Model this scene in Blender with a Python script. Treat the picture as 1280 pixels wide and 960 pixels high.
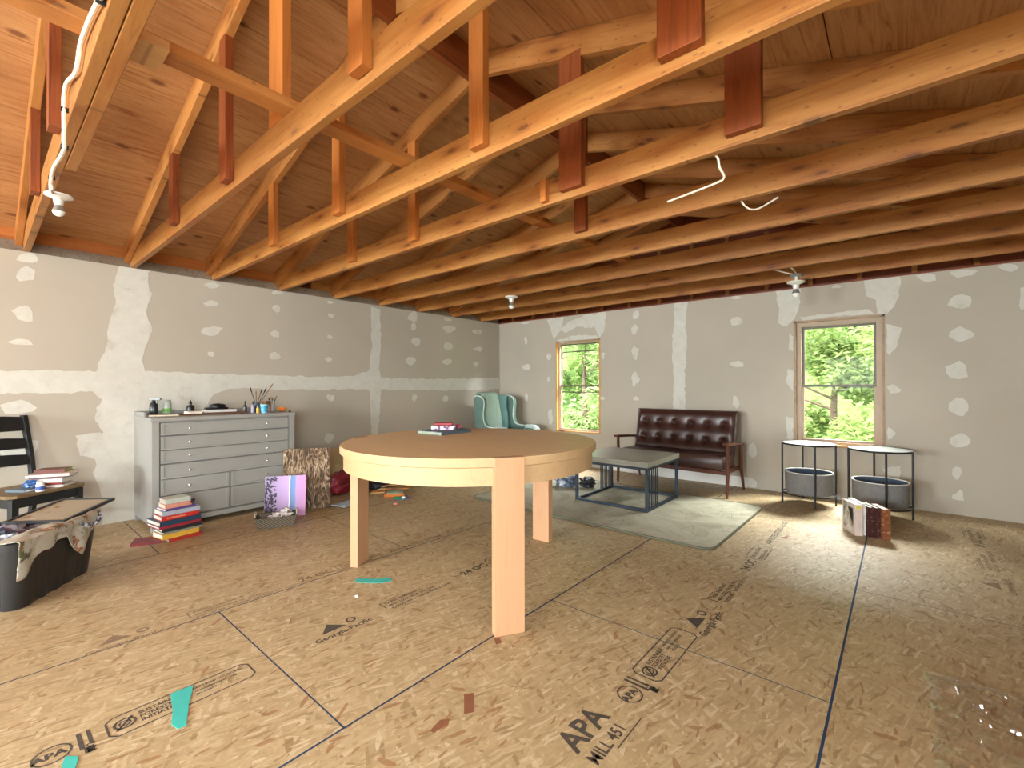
import bpy, bmesh, math, random
from mathutils import Vector, Matrix, noise
from mathutils.geometry import tessellate_polygon
PI = math.pi
random.seed(7)
for o in list(bpy.data.objects): bpy.data.objects.remove(o)
C = bpy.context.scene.collection
S = bpy.context.scene

# ------------------------------------------------------------------ camera, world, lights, exposure
LEFT, BACK, RIGHT, FRONT, TOP = -5.03, 5.60, 0.97, -5.60, 2.164
EYE, YAW, PITCH, ROLL, FPX = 1.14, math.radians(40.370), math.radians(0.277), math.radians(-0.1037), 569.67
fwd = Vector((-math.sin(YAW)*math.cos(PITCH), math.cos(YAW)*math.cos(PITCH), math.sin(PITCH)))
r0 = Vector((math.cos(YAW), math.sin(YAW), 0)); u0 = r0.cross(fwd)
rgt = r0*math.cos(ROLL)+u0*math.sin(ROLL); upv = -r0*math.sin(ROLL)+u0*math.cos(ROLL)
cam = bpy.data.objects.new('camera', bpy.data.cameras.new('camera')); C.objects.link(cam)
m = Matrix((rgt, upv, -fwd)).transposed().to_4x4(); m.translation = (0, 0, EYE); cam.matrix_world = m
cam.data.sensor_width = 36; cam.data.lens = FPX*36/1280; cam.data.clip_start = 0.02; cam.data.clip_end = 200
S.camera = cam
S.view_settings.view_transform = 'Standard'; S.view_settings.look = 'None'
S.view_settings.exposure = 0.66; S.view_settings.gamma = 1; S.view_settings.use_curve_mapping = False
w = bpy.data.worlds.new('sky'); S.world = w; w.use_nodes = True
bg = w.node_tree.nodes['Background']; bg.inputs[0].default_value = (0.86, 0.94, 1.0, 1); bg.inputs[1].default_value = 6.5

def area(name, loc, rot, sx, sy, power, col=(1, 0.97, 0.93), portal=False):
    l = bpy.data.lights.new(name, 'AREA'); l.shape = 'RECTANGLE'; l.size = sx; l.size_y = sy
    l.energy = power; l.color = col
    if portal: l.cycles.is_portal = True
    o = bpy.data.objects.new(name, l); C.objects.link(o); o.location = loc; o.rotation_euler = rot
    return o
# daylight through unseen windows in the walls behind and left of the camera
DAY = (0.88, 0.97, 1.0); TILT = 0.55
area('daylight_front_left', (-3.6, FRONT-0.55, 1.65), (PI/2-TILT, 0, 0), 1.7, 1.5, 370, DAY)
area('daylight_front_right', (-0.9, FRONT-0.55, 1.65), (PI/2-TILT, 0, 0), 1.7, 1.5, 370, DAY)
area('daylight_left', (LEFT-0.55, -3.1, 1.65), (0, -PI/2+TILT, 0), 1.5, 1.4, 130, DAY)
area('fill_right', (RIGHT+0.55, -1.2, 1.65), (0, PI/2-TILT, 0), 1.4, 2.4, 130, DAY)  # added fill lamp on the camera's side, at an invented opening
# added lamps above the view stand in for bright sky through the far windows
area('sky_fill_large_window', (-0.15, BACK+1.25, 2.95), (-0.72, 0, 0), 1.6, 0.9, 620, (0.95, 1.0, 0.95))
area('sky_fill_small_window', (-3.6, BACK+1.25, 2.95), (-0.72, 0, 0), 1.4, 0.9, 260, (0.95, 1.0, 0.95))
# sky portals in the two windows of the far wall
area('portal_small_window', (-3.53, BACK+0.16, 1.14), (-PI/2, 0, 0), 0.8, 1.35, 1, portal=True)
area('portal_large_window', (-0.475, BACK+0.16, 1.18), (-PI/2, 0, 0), 0.8, 1.35, 1, portal=True)
sun = bpy.data.lights.new('sun', 'SUN'); sun.energy = 7; sun.angle = math.radians(8); sun.color = (1, 0.95, 0.85)
so = bpy.data.objects.new('sun', sun); C.objects.link(so); so.rotation_euler = (math.radians(38), 0, math.radians(-25))

# ------------------------------------------------------------------ rays through known picture points onto real planes
def ray(u, v):
    return (rgt*((u-640)/FPX) - upv*((v-480)/FPX) + fwd)
def atz(u, v, z=0.0): d = ray(u, v); return Vector((0, 0, EYE)) + d*((z-EYE)/d.z)
def atx(u, v, x): d = ray(u, v); return Vector((0, 0, EYE)) + d*(x/d.x)
def aty(u, v, y): d = ray(u, v); return Vector((0, 0, EYE)) + d*(y/d.y)

# ------------------------------------------------------------------ node helpers
def L(c): return tuple((x/255/12.92 if x/255 <= 0.04045 else ((x/255+0.055)/1.055)**2.4) for x in c)
class NT:
    def __init__(s, name):
        s.m = bpy.data.materials.new(name); s.m.use_nodes = True; s.t = s.m.node_tree; s.n = s.t.nodes
        s.b = s.n['Principled BSDF']
    def new(s, typ, **kw):
        n = s.n.new(typ)
        for k, v in kw.items(): setattr(n, k, v)
        return n
    def link(s, a, b): s.t.links.new(a, b)
    def coord(s, scale=(1, 1, 1), rot=(0, 0, 0), kind='Object', loc=(0, 0, 0), rnd=True):
        tc = s.new('ShaderNodeTexCoord'); mp = s.new('ShaderNodeMapping')
        mp.inputs['Scale'].default_value = scale; mp.inputs['Rotation'].default_value = rot; mp.inputs['Location'].default_value = loc
        src = tc.outputs[kind]
        if rnd:
            oi = s.new('ShaderNodeObjectInfo'); ad = s.new('ShaderNodeVectorMath', operation='ADD'); ml = s.math('MULTIPLY', oi.outputs['Random'], 37.0)
            s.link(src, ad.inputs[0]); s.link(ml, ad.inputs[1]); src = ad.outputs[0]
        s.link(src, mp.inputs['Vector']); return mp.outputs[0]
    def math(s, op, a, b=0.0, clamp=False):
        n = s.new('ShaderNodeMath', operation=op); n.use_clamp = clamp
        for i, x in enumerate((a, b)):
            if hasattr(x, 'node'): s.link(x, n.inputs[i])
            else: n.inputs[i].default_value = x
        return n.outputs[0]
    def noise(s, vec, scale=5, detail=4, rough=0.55, dist=0.0):
        n = s.new('ShaderNodeTexNoise'); s.link(vec, n.inputs['Vector'])
        n.inputs['Scale'].default_value = scale; n.inputs['Detail'].default_value = detail
        n.inputs['Roughness'].default_value = rough; n.inputs['Distortion'].default_value = dist; return n.outputs['Fac']
    def voro(s, vec, scale=5, dim='3D', feat='F1'):
        n = s.new('ShaderNodeTexVoronoi', voronoi_dimensions=dim, feature=feat); s.link(vec, n.inputs['Vector']); n.inputs['Scale'].default_value = scale; return n
    def ramp(s, fac, stops, interp='LINEAR'):
        r = s.new('ShaderNodeValToRGB'); r.color_ramp.interpolation = interp; e = r.color_ramp.elements
        while len(e) < len(stops): e.new(0.5)
        for i, (p, c) in enumerate(stops):
            e[i].position = p; e[i].color = (*c, 1) if len(c) == 3 else c
        s.link(fac, r.inputs[0]); return r.outputs[0]
    def mix(s, fac, a, b, blend='MIX'):
        n = s.new('ShaderNodeMix', data_type='RGBA', blend_type=blend)
        for sock, x in ((n.inputs[0], fac), (n.inputs[6], a), (n.inputs[7], b)):
            if hasattr(x, 'node'): s.link(x, sock)
            else: sock.default_value = x if isinstance(x, float) else (*x, 1)
        return n.outputs[2]
    def col(s, c):
        if hasattr(c, 'node'): s.link(c, s.b.inputs['Base Color'])
        else: s.b.inputs['Base Color'].default_value = (*c, 1)
    def set(s, rough=0.6, metal=0.0, spec=0.5, coat=0.0):
        s.b.inputs['Roughness'].default_value = rough; s.b.inputs['Metallic'].default_value = metal
        s.b.inputs['Specular IOR Level'].default_value = spec; s.b.inputs['Coat Weight'].default_value = coat
    def bump(s, h, strength=0.3, dist=0.01):
        b = s.new('ShaderNodeBump'); b.inputs['Strength'].default_value = strength; b.inputs['Distance'].default_value = dist
        s.link(h, b.inputs['Height']); s.link(b.outputs[0], s.b.inputs['Normal'])

def plain(name, c, rough=0.6, metal=0.0, spec=0.5, var=0.12, scale=14, bump=0.0, coat=0.0):
    t = NT(name); v = t.coord((1, 1, 1)); f = t.noise(v, scale, 3)
    lo = tuple(x*(1-var) for x in c); hi = tuple(min(1, x*(1+var)) for x in c)
    t.col(t.ramp(f, [(0.3, lo), (0.7, hi)])); t.set(rough, metal, spec, coat)
    if bump: t.bump(t.noise(v, scale*8, 2), bump, 0.004)
    return t.m

def lumber(name, stops, knot=(0.12, 0.045, 0.015), knots=True, rough=0.55, scale=1.0, vary=0.6):
    """sawn softwood: grain runs along the object's local x"""
    t = NT(name)
    v = t.coord((1.3*scale, 17*scale, 17*scale)); g = t.noise(v, 2.2, 6, 0.6, 0.9)
    c = t.ramp(g, stops)
    v2 = t.coord((0.5, 3, 3)); blot = t.noise(v2, 1.6, 2)
    c = t.mix(0.75 if vary else 0.15, c, t.ramp(blot, [(0.3, (0.72, 0.66, 0.58)), (0.65, (1.0, 1.0, 1.0))]), 'MULTIPLY')
    oi = t.new('ShaderNodeObjectInfo')
    c = t.mix(vary, c, t.ramp(oi.outputs['Random'], [(0, (0.74, 0.7, 0.64)), (1, (1, 1, 1))]), 'MULTIPLY')
    if knots:
        vk = t.coord((2.3, 1, 8.0)); sx_ = t.new('ShaderNodeSeparateXYZ'); cx_ = t.new('ShaderNodeCombineXYZ'); t.link(vk, sx_.inputs[0]); t.link(sx_.outputs[0], cx_.inputs[0]); t.link(sx_.outputs[2], cx_.inputs[1])
        vo = t.voro(cx_.outputs[0], 1.0, '2D')
        sc = t.new('ShaderNodeSeparateColor'); t.link(vo.outputs['Color'], sc.inputs[0])
        gate = t.math('GREATER_THAN', sc.outputs[0], 0.35)
        ring = t.ramp(vo.outputs['Distance'], [(0.0, (1, 1, 1)), (0.055, (1, 1, 1)), (0.075, (0.45, 0.45, 0.45)), (0.20, (0, 0, 0))])
        k = t.math('MULTIPLY', ring, gate); k = t.math('MULTIPLY', k, 0.8)
        c = t.mix(k, c, knot)
        vs = t.new('ShaderNodeVectorMath', operation='MULTIPLY'); t.link(cx_.outputs[0], vs.inputs[0]); vs.inputs[1].default_value = (3.1, 2.3, 1); vo2 = t.voro(vs.outputs[0], 1.0, '2D')
        halo = t.ramp(vo.outputs['Distance'], [(0.05, (0.8, 0.62, 0.42)), (0.6, (1, 1, 1))]); c = t.mix(t.math('MULTIPLY', t.math('GREATER_THAN', t.noise(t.coord((0.8, 1, 2)), 1.0, 1), 0.45), 0.9), c, halo, 'MULTIPLY')
        k2 = t.math('MULTIPLY', t.ramp(vo2.outputs['Distance'], [(0.04, (1, 1, 1)), (0.08, (0, 0, 0))]), 0.6)
        c = t.mix(k2, c, knot)
    t.col(c); t.set(rough, 0, 0.35); t.bump(g, 0.12, 0.004)
    return t.m

def osb(name):
    t = NT(name); col = None
    tc = t.new('ShaderNodeTexCoord'); pos = tc.outputs['Object']
    at = t.new('ShaderNodeAttribute', attribute_name='sheet')
    off = t.math('MULTIPLY', at.outputs['Fac'], 23.0)
    add = t.new('ShaderNodeVectorMath', operation='ADD'); t.link(pos, add.inputs[0]); t.link(off, add.inputs[1])
    wob = t.new('ShaderNodeTexNoise'); wob.inputs['Scale'].default_value = 5; wob.inputs['Detail'].default_value = 3; t.link(add.outputs[0], wob.inputs['Vector'])
    wv = t.new('ShaderNodeVectorMath', operation='MULTIPLY_ADD'); t.link(wob.outputs['Color'], wv.inputs[0]); wv.inputs[1].default_value = (0.05, 0.05, 0.05); t.link(add.outputs[0], wv.inputs[2])
    stops = [(0.0, L((150, 126, 90))), (0.10, L((174, 150, 112))), (0.5, L((184, 161, 122))), (0.85, L((192, 170, 132))), (1.0, L((206, 188, 154)))]
    for k, (ang, sx, sy) in enumerate(((88, 11, 70), (60, 13, 60), (118, 14, 64), (100, 11, 90), (35, 15, 66), (152, 16, 62), (75, 17, 110))):
        mp = t.new('ShaderNodeMapping', vector_type='TEXTURE'); mp.inputs['Rotation'].default_value = (0, 0, math.radians(ang))
        mp.inputs['Scale'].default_value = (1/sx, 1/sy, 1); mp.inputs['Location'].default_value = (k*1.37, k*0.71, 0)
        t.link(wv.outputs[0], mp.inputs['Vector'])
        vo = t.voro(mp.outputs[0], 1.0, '2D'); sc = t.new('ShaderNodeSeparateColor'); t.link(vo.outputs['Color'], sc.inputs[0])
        c = t.ramp(sc.outputs[0], stops)
        fine = t.noise(mp.outputs[0], 3.0, 4, 0.6)
        c = t.mix(0.28, c, t.ramp(fine, [(0.3, (0.62, 0.5, 0.4)), (0.6, (1, 1, 1))]), 'MULTIPLY')
        edge = t.voro(mp.outputs[0], 1.0, '2D', 'DISTANCE_TO_EDGE')
        e = t.ramp(edge.outputs['Distance'], [(0.0, (0.78, 0.70, 0.60)), (0.05, (1, 1, 1))])
        c = t.mix(0.4, c, e, 'MULTIPLY')
        if col is None: col = c
        else:
            gate = t.math('GREATER_THAN', sc.outputs[1], 0.56); col = t.mix(gate, col, c)
    # scattered dark bark flakes
    for k, (ang, sx, sy, th) in enumerate(((70, 13, 50, 0.982), (130, 12, 44, 0.986), (20, 12, 40, 0.988), (95, 18, 90, 0.96))):
        mp = t.new('ShaderNodeMapping', vector_type='TEXTURE'); mp.inputs['Rotation'].default_value = (0, 0, math.radians(ang))
        mp.inputs['Scale'].default_value = (1/sx, 1/sy, 1); mp.inputs['Location'].default_value = (3+k*1.9, k*2.3, 0)
        t.link(wv.outputs[0], mp.inputs['Vector'])
        vo = t.voro(mp.outputs[0], 1.0, '2D'); sc = t.new('ShaderNodeSeparateColor'); t.link(vo.outputs['Color'], sc.inputs[0])
        gate = t.math('GREATER_THAN', sc.outputs[1], th); d = t.math('LESS_THAN', vo.outputs['Distance'], 0.42)
        g = t.math('MULTIPLY', t.math('MULTIPLY', gate, d), 0.75); col = t.mix(g, col, L((146, 104, 68)))
    big = t.noise(pos, 0.55, 2)
    col = t.mix(0.6, col, t.ramp(big, [(0.35, (0.86, 0.84, 0.8)), (0.65, (1, 1, 1))]), 'MULTIPLY')
    t.col(col); t.set(0.5, 0, 0.4); t.bump(t.noise(wv.outputs[0], 60, 3), 0.2, 0.003)
    return t.m

def drywall_mat(name, tone, var=0.05):
    t = NT(name); v = t.coord((1, 1, 1), rnd=False)
    f = t.noise(v, 1.2, 4); c = t.ramp(f, [(0.3, tuple(x*(1-var) for x in tone)), (0.7, tuple(x*(1+var) for x in tone))])
    t.col(c); t.set(0.85, 0, 0.25); t.bump(t.noise(v, 150, 2), 0.05, 0.002); return t.m

def compound_mat():
    t = NT('joint_compound'); v = t.coord((1, 1, 1), rnd=False)
    f = t.noise(v, 9, 6, 0.7, 0.6); c = t.ramp(f, [(0.28, L((184, 178, 163))), (0.40, L((200, 196, 184))), (0.75, L((210, 207, 196)))])
    t.col(c); t.set(0.8, 0, 0.3); t.bump(f, 0.15, 0.003); return t.m

JOIST = [(0.25, L((134, 80, 36))), (0.42, L((168, 112, 54))), (0.6, L((180, 125, 64))), (0.8, L((152, 95, 43)))]
PALE = [(0.25, L((200, 150, 96))), (0.5, L((222, 178, 122))), (0.8, L((212, 164, 106)))]
RED = [(0.25, L((104, 46, 18))), (0.5, L((150, 76, 30))), (0.8, L((126, 60, 24)))]
M = {}
M['joist'] = lumber('amber_pine', JOIST); M['rafter'] = lumber('rafter_pine', [(0.25, L((158, 98, 46))), (0.5, L((192, 130, 68))), (0.8, L((176, 114, 56)))])
M['post'] = lumber('red_stained_pine', RED, knots=False); M['postlight'] = lumber('amber_post', [(0.25, L((160, 88, 34))), (0.5, L((190, 116, 50))), (0.8, L((174, 100, 42)))], knots=False)
M['pale'] = lumber('pale_pine', PALE); M['greyboard'] = lumber('weathered_board', [(0.25, L((88, 76, 64))), (0.5, L((134, 118, 102))), (0.8, L((110, 94, 80)))])
M['drywall'] = drywall_mat('drywall_paper', L((180, 170, 154))); M['compound'] = compound_mat()
M['osb'] = osb('oriented_strand_board'); M['seam'] = plain('blue_black_seam', L((26, 52, 82)), 0.8, var=0.4, scale=3)
M['ink'] = plain('stamp_ink', L((74, 66, 56)), 0.8, var=0.3, scale=60)
M['inkfaint'] = plain('worn_stamp_ink', L((132, 110, 84)), 0.8, var=0.25, scale=60)
def roofply():
    t = NT('roof_plywood'); v = t.coord((9, 0.7, 9), rnd=False)
    g = t.noise(v, 2.0, 6, 0.62, 2.6); c = t.ramp(g, [(0.25, L((134, 82, 46))), (0.42, L((174, 122, 76))), (0.6, L((190, 142, 94))), (0.8, L((156, 102, 58)))])
    v2 = t.coord((5.5, 2.6, 1), rnd=False); vo = t.voro(v2, 0.9, '2D'); sc = t.new('ShaderNodeSeparateColor'); t.link(vo.outputs['Color'], sc.inputs[0])
    k = t.math('MULTIPLY', t.ramp(vo.outputs['Distance'], [(0.05, (1, 1, 1)), (0.12, (0, 0, 0))]), t.math('GREATER_THAN', sc.outputs[0], 0.72))
    c = t.mix(t.math('MULTIPLY', k, 0.75), c, L((96, 48, 24)))
    b = t.noise(t.coord((1.3, 0.45, 1), rnd=False), 1.5, 3)
    c = t.mix(0.8, c, t.ramp(b, [(0.35, (0.7, 0.6, 0.52)), (0.62, (1, 1, 1))]), 'MULTIPLY')
    t.col(c); t.set(0.6, 0, 0.3); return t.m
M['roofply'] = roofply()
M['gableply'] = lumber('gable_boards', [(0.25, L((90, 40, 18))), (0.5, L((134, 66, 32))), (0.8, L((110, 52, 24)))], knots=False)
M['maple'] = lumber('honey_maple_veneer', [(0.2, L((212, 180, 130))), (0.5, L((222, 191, 142))), (0.8, L((216, 185, 136)))], knots=False, rough=0.42, scale=0.8, vary=0.0)
M['maple2'] = lumber('pale_maple', [(0.2, L((184, 148, 104))), (0.5, L((194, 160, 118))), (0.8, L((188, 153, 110)))], knots=False, rough=0.5, scale=0.8, vary=0.0)
M['leg'] = lumber('blush_maple', [(0.2, L((182, 136, 98))), (0.5, L((196, 150, 112))), (0.8, L((189, 143, 105)))], knots=False, rough=0.5, scale=0.8, vary=0.0)
M['grey'] = plain('grey_cabinet_paint', L((150, 148, 142)), 0.5, var=0.04, scale=3)
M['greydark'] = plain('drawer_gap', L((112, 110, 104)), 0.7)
M['nickel'] = plain('nickel', (0.75, 0.74, 0.72), 0.25, 1.0, var=0.05)
M['black'] = plain('black_metal', L((28, 29, 31)), 0.45, 0.3, var=0.1)
M['blackpaint'] = plain('black_paint', L((22, 24, 26)), 0.45, var=0.15)
M['bin'] = plain('black_bin_plastic', L((38, 38, 38)), 0.38, var=0.1)
M['slate'] = plain('blue_black_metal', L((42, 52, 62)), 0.5, 0.2, var=0.1)
M['white'] = plain('white_paint', L((226, 222, 214)), 0.5, var=0.03); M['porcelain'] = plain('porcelain', L((226, 224, 216)), 0.25, var=0.03)
M['bulb'] = plain('frosted_bulb', L((240, 238, 230)), 0.2, var=0.02); M['bulbneck'] = plain('bulb_collar', L((150, 150, 146)), 0.3, 0.5, var=0.05)
M['cable'] = plain('white_cable', L((226, 216, 196)), 0.5, var=0.05)
M['frame'] = plain('tan_window_vinyl', L((166, 144, 120)), 0.5, var=0.05); M['framedark'] = plain('dark_sash_rail', L((92, 82, 70)), 0.5, var=0.1)
M['jamb'] = lumber('raw_jamb', [(0.25, L((200, 130, 60))), (0.5, L((222, 158, 84))), (0.8, L((206, 138, 66)))], knots=False)
M['oakdark'] = lumber('walnut_stained', [(0.25, L((66, 34, 22))), (0.5, L((96, 52, 34))), (0.8, L((78, 42, 28)))], knots=False, rough=0.35, vary=0.0)
M['leather'] = plain('oxblood_leather', L((62, 34, 27)), 0.34, var=0.25, scale=9, bump=0.15, spec=0.6)
M['ctop'] = lumber('grey_oak_laminate', [(0.25, L((128, 126, 112))), (0.5, L((154, 152, 138))), (0.8, L((142, 140, 124)))], knots=False, rough=0.35, vary=0.0)
M['felt'] = plain('grey_felt', L((122, 120, 118)), 0.95, var=0.12, scale=40, bump=0.3); M['feltin'] = plain('blue_grey_lining', L((78, 90, 104)), 0.9)
M['piping'] = plain('pale_piping', L((214, 212, 206)), 0.7); M['ttop'] = plain('stone_grey_top', L((170, 172, 168)), 0.25, var=0.05)
M['teal'] = plain('teal_velvet', L((98, 124, 114)), 0.9, var=0.1, scale=10); M['tealdark'] = plain('dark_teal_velvet', L((84, 118, 114)), 0.9, var=0.1)
M['throw'] = plain('sage_throw', L((168, 190, 176)), 0.95, var=0.1, scale=30, bump=0.4); M['trim'] = plain('cream_piping', L((206, 216, 202)), 0.8)
M['tape'] = plain('turquoise_tape', L((64, 180, 168)), 0.5, var=0.06)
M['seatwood'] = lumber('worn_seat_wood', [(0.25, L((104, 86, 62))), (0.5, L((138, 116, 84))), (0.8, L((120, 100, 72)))], knots=False, rough=0.4)
M['tanjamb'] = lumber('tan_jamb', [(0.25, L((158, 132, 104))), (0.5, L((176, 150, 122))), (0.8, L((166, 140, 112)))], knots=False)
def c_(name, rgb, rough=0.6, **k):
    key = 'c_'+name
    if key not in M: M[key] = plain(name, L(rgb), rough, **k)
    return M[key]
def glassmat():
    t = NT('window_glass'); tr = t.new('ShaderNodeBsdfTransparent'); gl = t.new('ShaderNodeBsdfGlossy'); gl.inputs['Roughness'].default_value = 0.02
    mx = t.new('ShaderNodeMixShader'); mx.inputs[0].default_value = 0.0015; t.link(tr.outputs[0], mx.inputs[1]); t.link(gl.outputs[0], mx.inputs[2])
    t.link(mx.outputs[0], t.n['Material Output'].inputs[0]); return t.m
M['glass'] = glassmat()
def filmmat():
    t = NT('clear_film'); tr = t.new('ShaderNodeBsdfTransparent'); gl = t.new('ShaderNodeBsdfGlossy'); gl.inputs['Roughness'].default_value = 0.05
    lw = t.new('ShaderNodeLayerWeight'); lw.inputs[0].default_value = 0.25
    mx = t.new('ShaderNodeMixShader'); t.link(t.math('ADD', t.math('MULTIPLY', lw.outputs['Facing'], 0.45), 0.07, True), mx.inputs[0]); t.link(tr.outputs[0], mx.inputs[1]); t.link(gl.outputs[0], mx.inputs[2])
    t.link(mx.outputs[0], t.n['Material Output'].inputs[0]); return t.m
M['film'] = filmmat()
def clearmat(name, c, mixv=0.35):
    t = NT(name); t.col(c); t.set(0.15, 0, 0.6); tr = t.new('ShaderNodeBsdfTransparent'); mx = t.new('ShaderNodeMixShader'); mx.inputs[0].default_value = mixv
    t.link(tr.outputs[0], mx.inputs[1]); t.link(t.b.outputs[0], mx.inputs[2]); t.link(mx.outputs[0], t.n['Material Output'].inputs[0]); return t.m
M['clear'] = clearmat('clear_jar', (0.85, 0.9, 0.9))
def rugmat():
    t = NT('grey_green_rug'); v = t.coord((1, 1, 1), rnd=False)
    a = t.noise(v, 2.2, 5, 0.65, 1.2); c = t.ramp(a, [(0.3, L((152, 148, 128))), (0.5, L((180, 175, 155))), (0.7, L((194, 189, 170)))])
    vo = t.voro(t.coord((6, 2.2, 1), (0, 0, 0.5), rnd=False), 2.0, '2D', 'DISTANCE_TO_EDGE'); n2 = t.noise(v, 3.0, 3)
    e = t.math('MULTIPLY', t.math('LESS_THAN', vo.outputs['Distance'], 0.02), t.math('GREATER_THAN', n2, 0.55))
    c = t.mix(t.math('MULTIPLY', e, 0.6), c, L((110, 106, 88))); t.col(c); t.set(0.95, 0, 0.1); t.bump(t.noise(v, 220, 2), 0.4, 0.004); return t.m
M['rug'] = rugmat(); M['rugedge'] = plain('rug_binding', L((98, 98, 78)), 0.95)
def rootpaint():
    t = NT('brown_root_painting'); v = t.coord((1, 1, 1), rnd=False)
    mp = t.coord((17, 17, 5), (0, 0.25, 0), rnd=False); n_ = t.noise(mp, 1.3, 3, 0.55, 3.2); m2 = t.noise(v, 3.0, 2)
    fac = t.math('ADD', t.math('MULTIPLY', t.math('SUBTRACT', n_, 0.5), 2.6), t.math('ADD', 0.5, t.math('MULTIPLY', t.math('SUBTRACT', m2, 0.5), 0.6)), True)
    t.col(t.ramp(fac, [(0.15, L((48, 34, 22))), (0.5, L((104, 78, 54))), (0.75, L((150, 124, 94))), (0.98, L((200, 180, 152)))])); t.set(0.6, 0, 0.3); return t.m
M['roots'] = rootpaint()
def dapple(name, cols, scale=8):
    t = NT(name); v = t.coord((1, 1, 1)); vo = t.voro(v, scale); sc = t.new('ShaderNodeSeparateColor'); t.link(vo.outputs['Color'], sc.inputs[0])
    n = len(cols); t.col(t.ramp(sc.outputs[0], [(i/n, L(c)) for i, c in enumerate(cols)], 'CONSTANT')); t.set(0.7, 0, 0.3); return t.m
def stained(name, base, spots, scale=6, th=0.62):
    t = NT(name); v = t.coord((1, 1, 1)); c = L(base)
    for i, s in enumerate(spots):
        f = t.noise(t.coord((1, 1, 1), loc=(i*5.1, i*3.3, 0)), scale, 4, 0.7); k = t.ramp(f, [(th, (0, 0, 0)), (th+0.06, (1, 1, 1))]); c = t.mix(k, c, L(s))
    t.col(c); t.set(0.9, 0, 0.2); return t.m
M['dropcloth'] = stained('stained_canvas_cloth', (178, 172, 156), [(140, 92, 58), (96, 94, 70), (150, 140, 124)], 11, 0.57)

# ------------------------------------------------------------------ mesh helpers
def tf(loc=(0, 0, 0), rot=(0, 0, 0)):
    return Matrix.Translation(loc) @ (Matrix.Rotation(rot[2], 4, 'Z') @ Matrix.Rotation(rot[1], 4, 'Y') @ Matrix.Rotation(rot[0], 4, 'X'))
def bx(bm, a, b, T=None, bev=0.0):
    """box between corners a and b"""
    c = [(a[i]+b[i])/2 for i in range(3)]; s = [abs(b[i]-a[i]) for i in range(3)]
    r = bmesh.ops.create_cube(bm, size=1.0); vs = r['verts']
    for v in vs: v.co = Vector((v.co.x*s[0]+c[0], v.co.y*s[1]+c[1], v.co.z*s[2]+c[2]))
    if bev:
        es = list({e for v in vs for e in v.link_edges})
        g = bmesh.ops.bevel(bm, geom=es, offset=bev, segments=2, affect='EDGES', profile=0.5); vs = list({v for f in g['faces'] for v in f.verts} | {v for v in vs if v.is_valid})
    if T is not None:
        for v in vs: v.co = T @ v.co
    return vs
def prism(bm, pts, z0, z1, T=None):
    """vertical prism from a 2-D outline"""
    lo = [bm.verts.new((x, y, z0)) for x, y in pts]; hi = [bm.verts.new((x, y, z1)) for x, y in pts]
    n = len(pts)
    for tri in tessellate_polygon([[Vector((x, y, 0)) for x, y in pts]]):
        bm.faces.new([hi[i] for i in tri]); bm.faces.new([lo[i] for i in reversed(tri)])
    for i in range(n): bm.faces.new((lo[i], lo[(i+1) % n], hi[(i+1) % n], hi[i]))
    if T is not None:
        for v in lo+hi: v.co = T @ v.co
def lathe(bm, prof, n=24, T=None, cap=True, sx=1, sy=1):
    rings = []
    for r, z in prof:
        rings.append([bm.verts.new((r*sx*math.cos(2*PI*i/n), r*sy*math.sin(2*PI*i/n), z)) for i in range(n)])
    for a, b in zip(rings, rings[1:]):
        for i in range(n): bm.faces.new((a[i], a[(i+1) % n], b[(i+1) % n], b[i]))
    if cap:
        bm.faces.new(list(reversed(rings[0]))); bm.faces.new(rings[-1])
    if T is not None:
        for rr in rings:
            for v in rr: v.co = T @ v.co
def tube(bm, pts, r, n=8, T=None):
    pts = [Vector(p) for p in pts]; rings = []; q = None
    for i, p in enumerate(pts):
        d = (pts[min(i+1, len(pts)-1)]-pts[max(i-1, 0)]).normalized()
        if q is None: q = d.to_track_quat('Z', 'Y')
        elif d.length > 0.5: q = (q @ Vector((0, 0, 1))).rotation_difference(d) @ q
        rr = r[i] if isinstance(r, (list, tuple)) else r
        rings.append([bm.verts.new(p + q @ Vector((rr*math.cos(2*PI*k/n), rr*math.sin(2*PI*k/n), 0))) for k in range(n)])
    for a, b in zip(rings, rings[1:]):
        for i in range(n): bm.faces.new((a[i], a[(i+1) % n], b[(i+1) % n], b[i]))
    bm.faces.new(list(reversed(rings[0]))); bm.faces.new(rings[-1])
    if T is not None:
        for rr in rings:
            for v in rr: v.co = T @ v.co
def grid(bm, nx, ny, fn):
    vs = [[bm.verts.new(fn(i/(nx-1), j/(ny-1))) for i in range(nx)] for j in range(ny)]
    for j in range(ny-1):
        for i in range(nx-1): bm.faces.new((vs[j][i], vs[j][i+1], vs[j+1][i+1], vs[j+1][i]))
    return vs
def blob(bm, c, s, seed=0, sub=3, amp=0.18, fr=3.0):
    r = bmesh.ops.create_icosphere(bm, subdivisions=sub, radius=1.0)
    for v in r['verts']:
        k = 1+amp*noise.noise(v.co*fr+Vector((seed*7.1, seed*3.3, 0)))*2
        v.co = Vector((v.co.x*s[0]*k+c[0], v.co.y*s[1]*k+c[1], max(v.co.z*s[2]*k, -s[2]*0.85)+c[2]))
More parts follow.
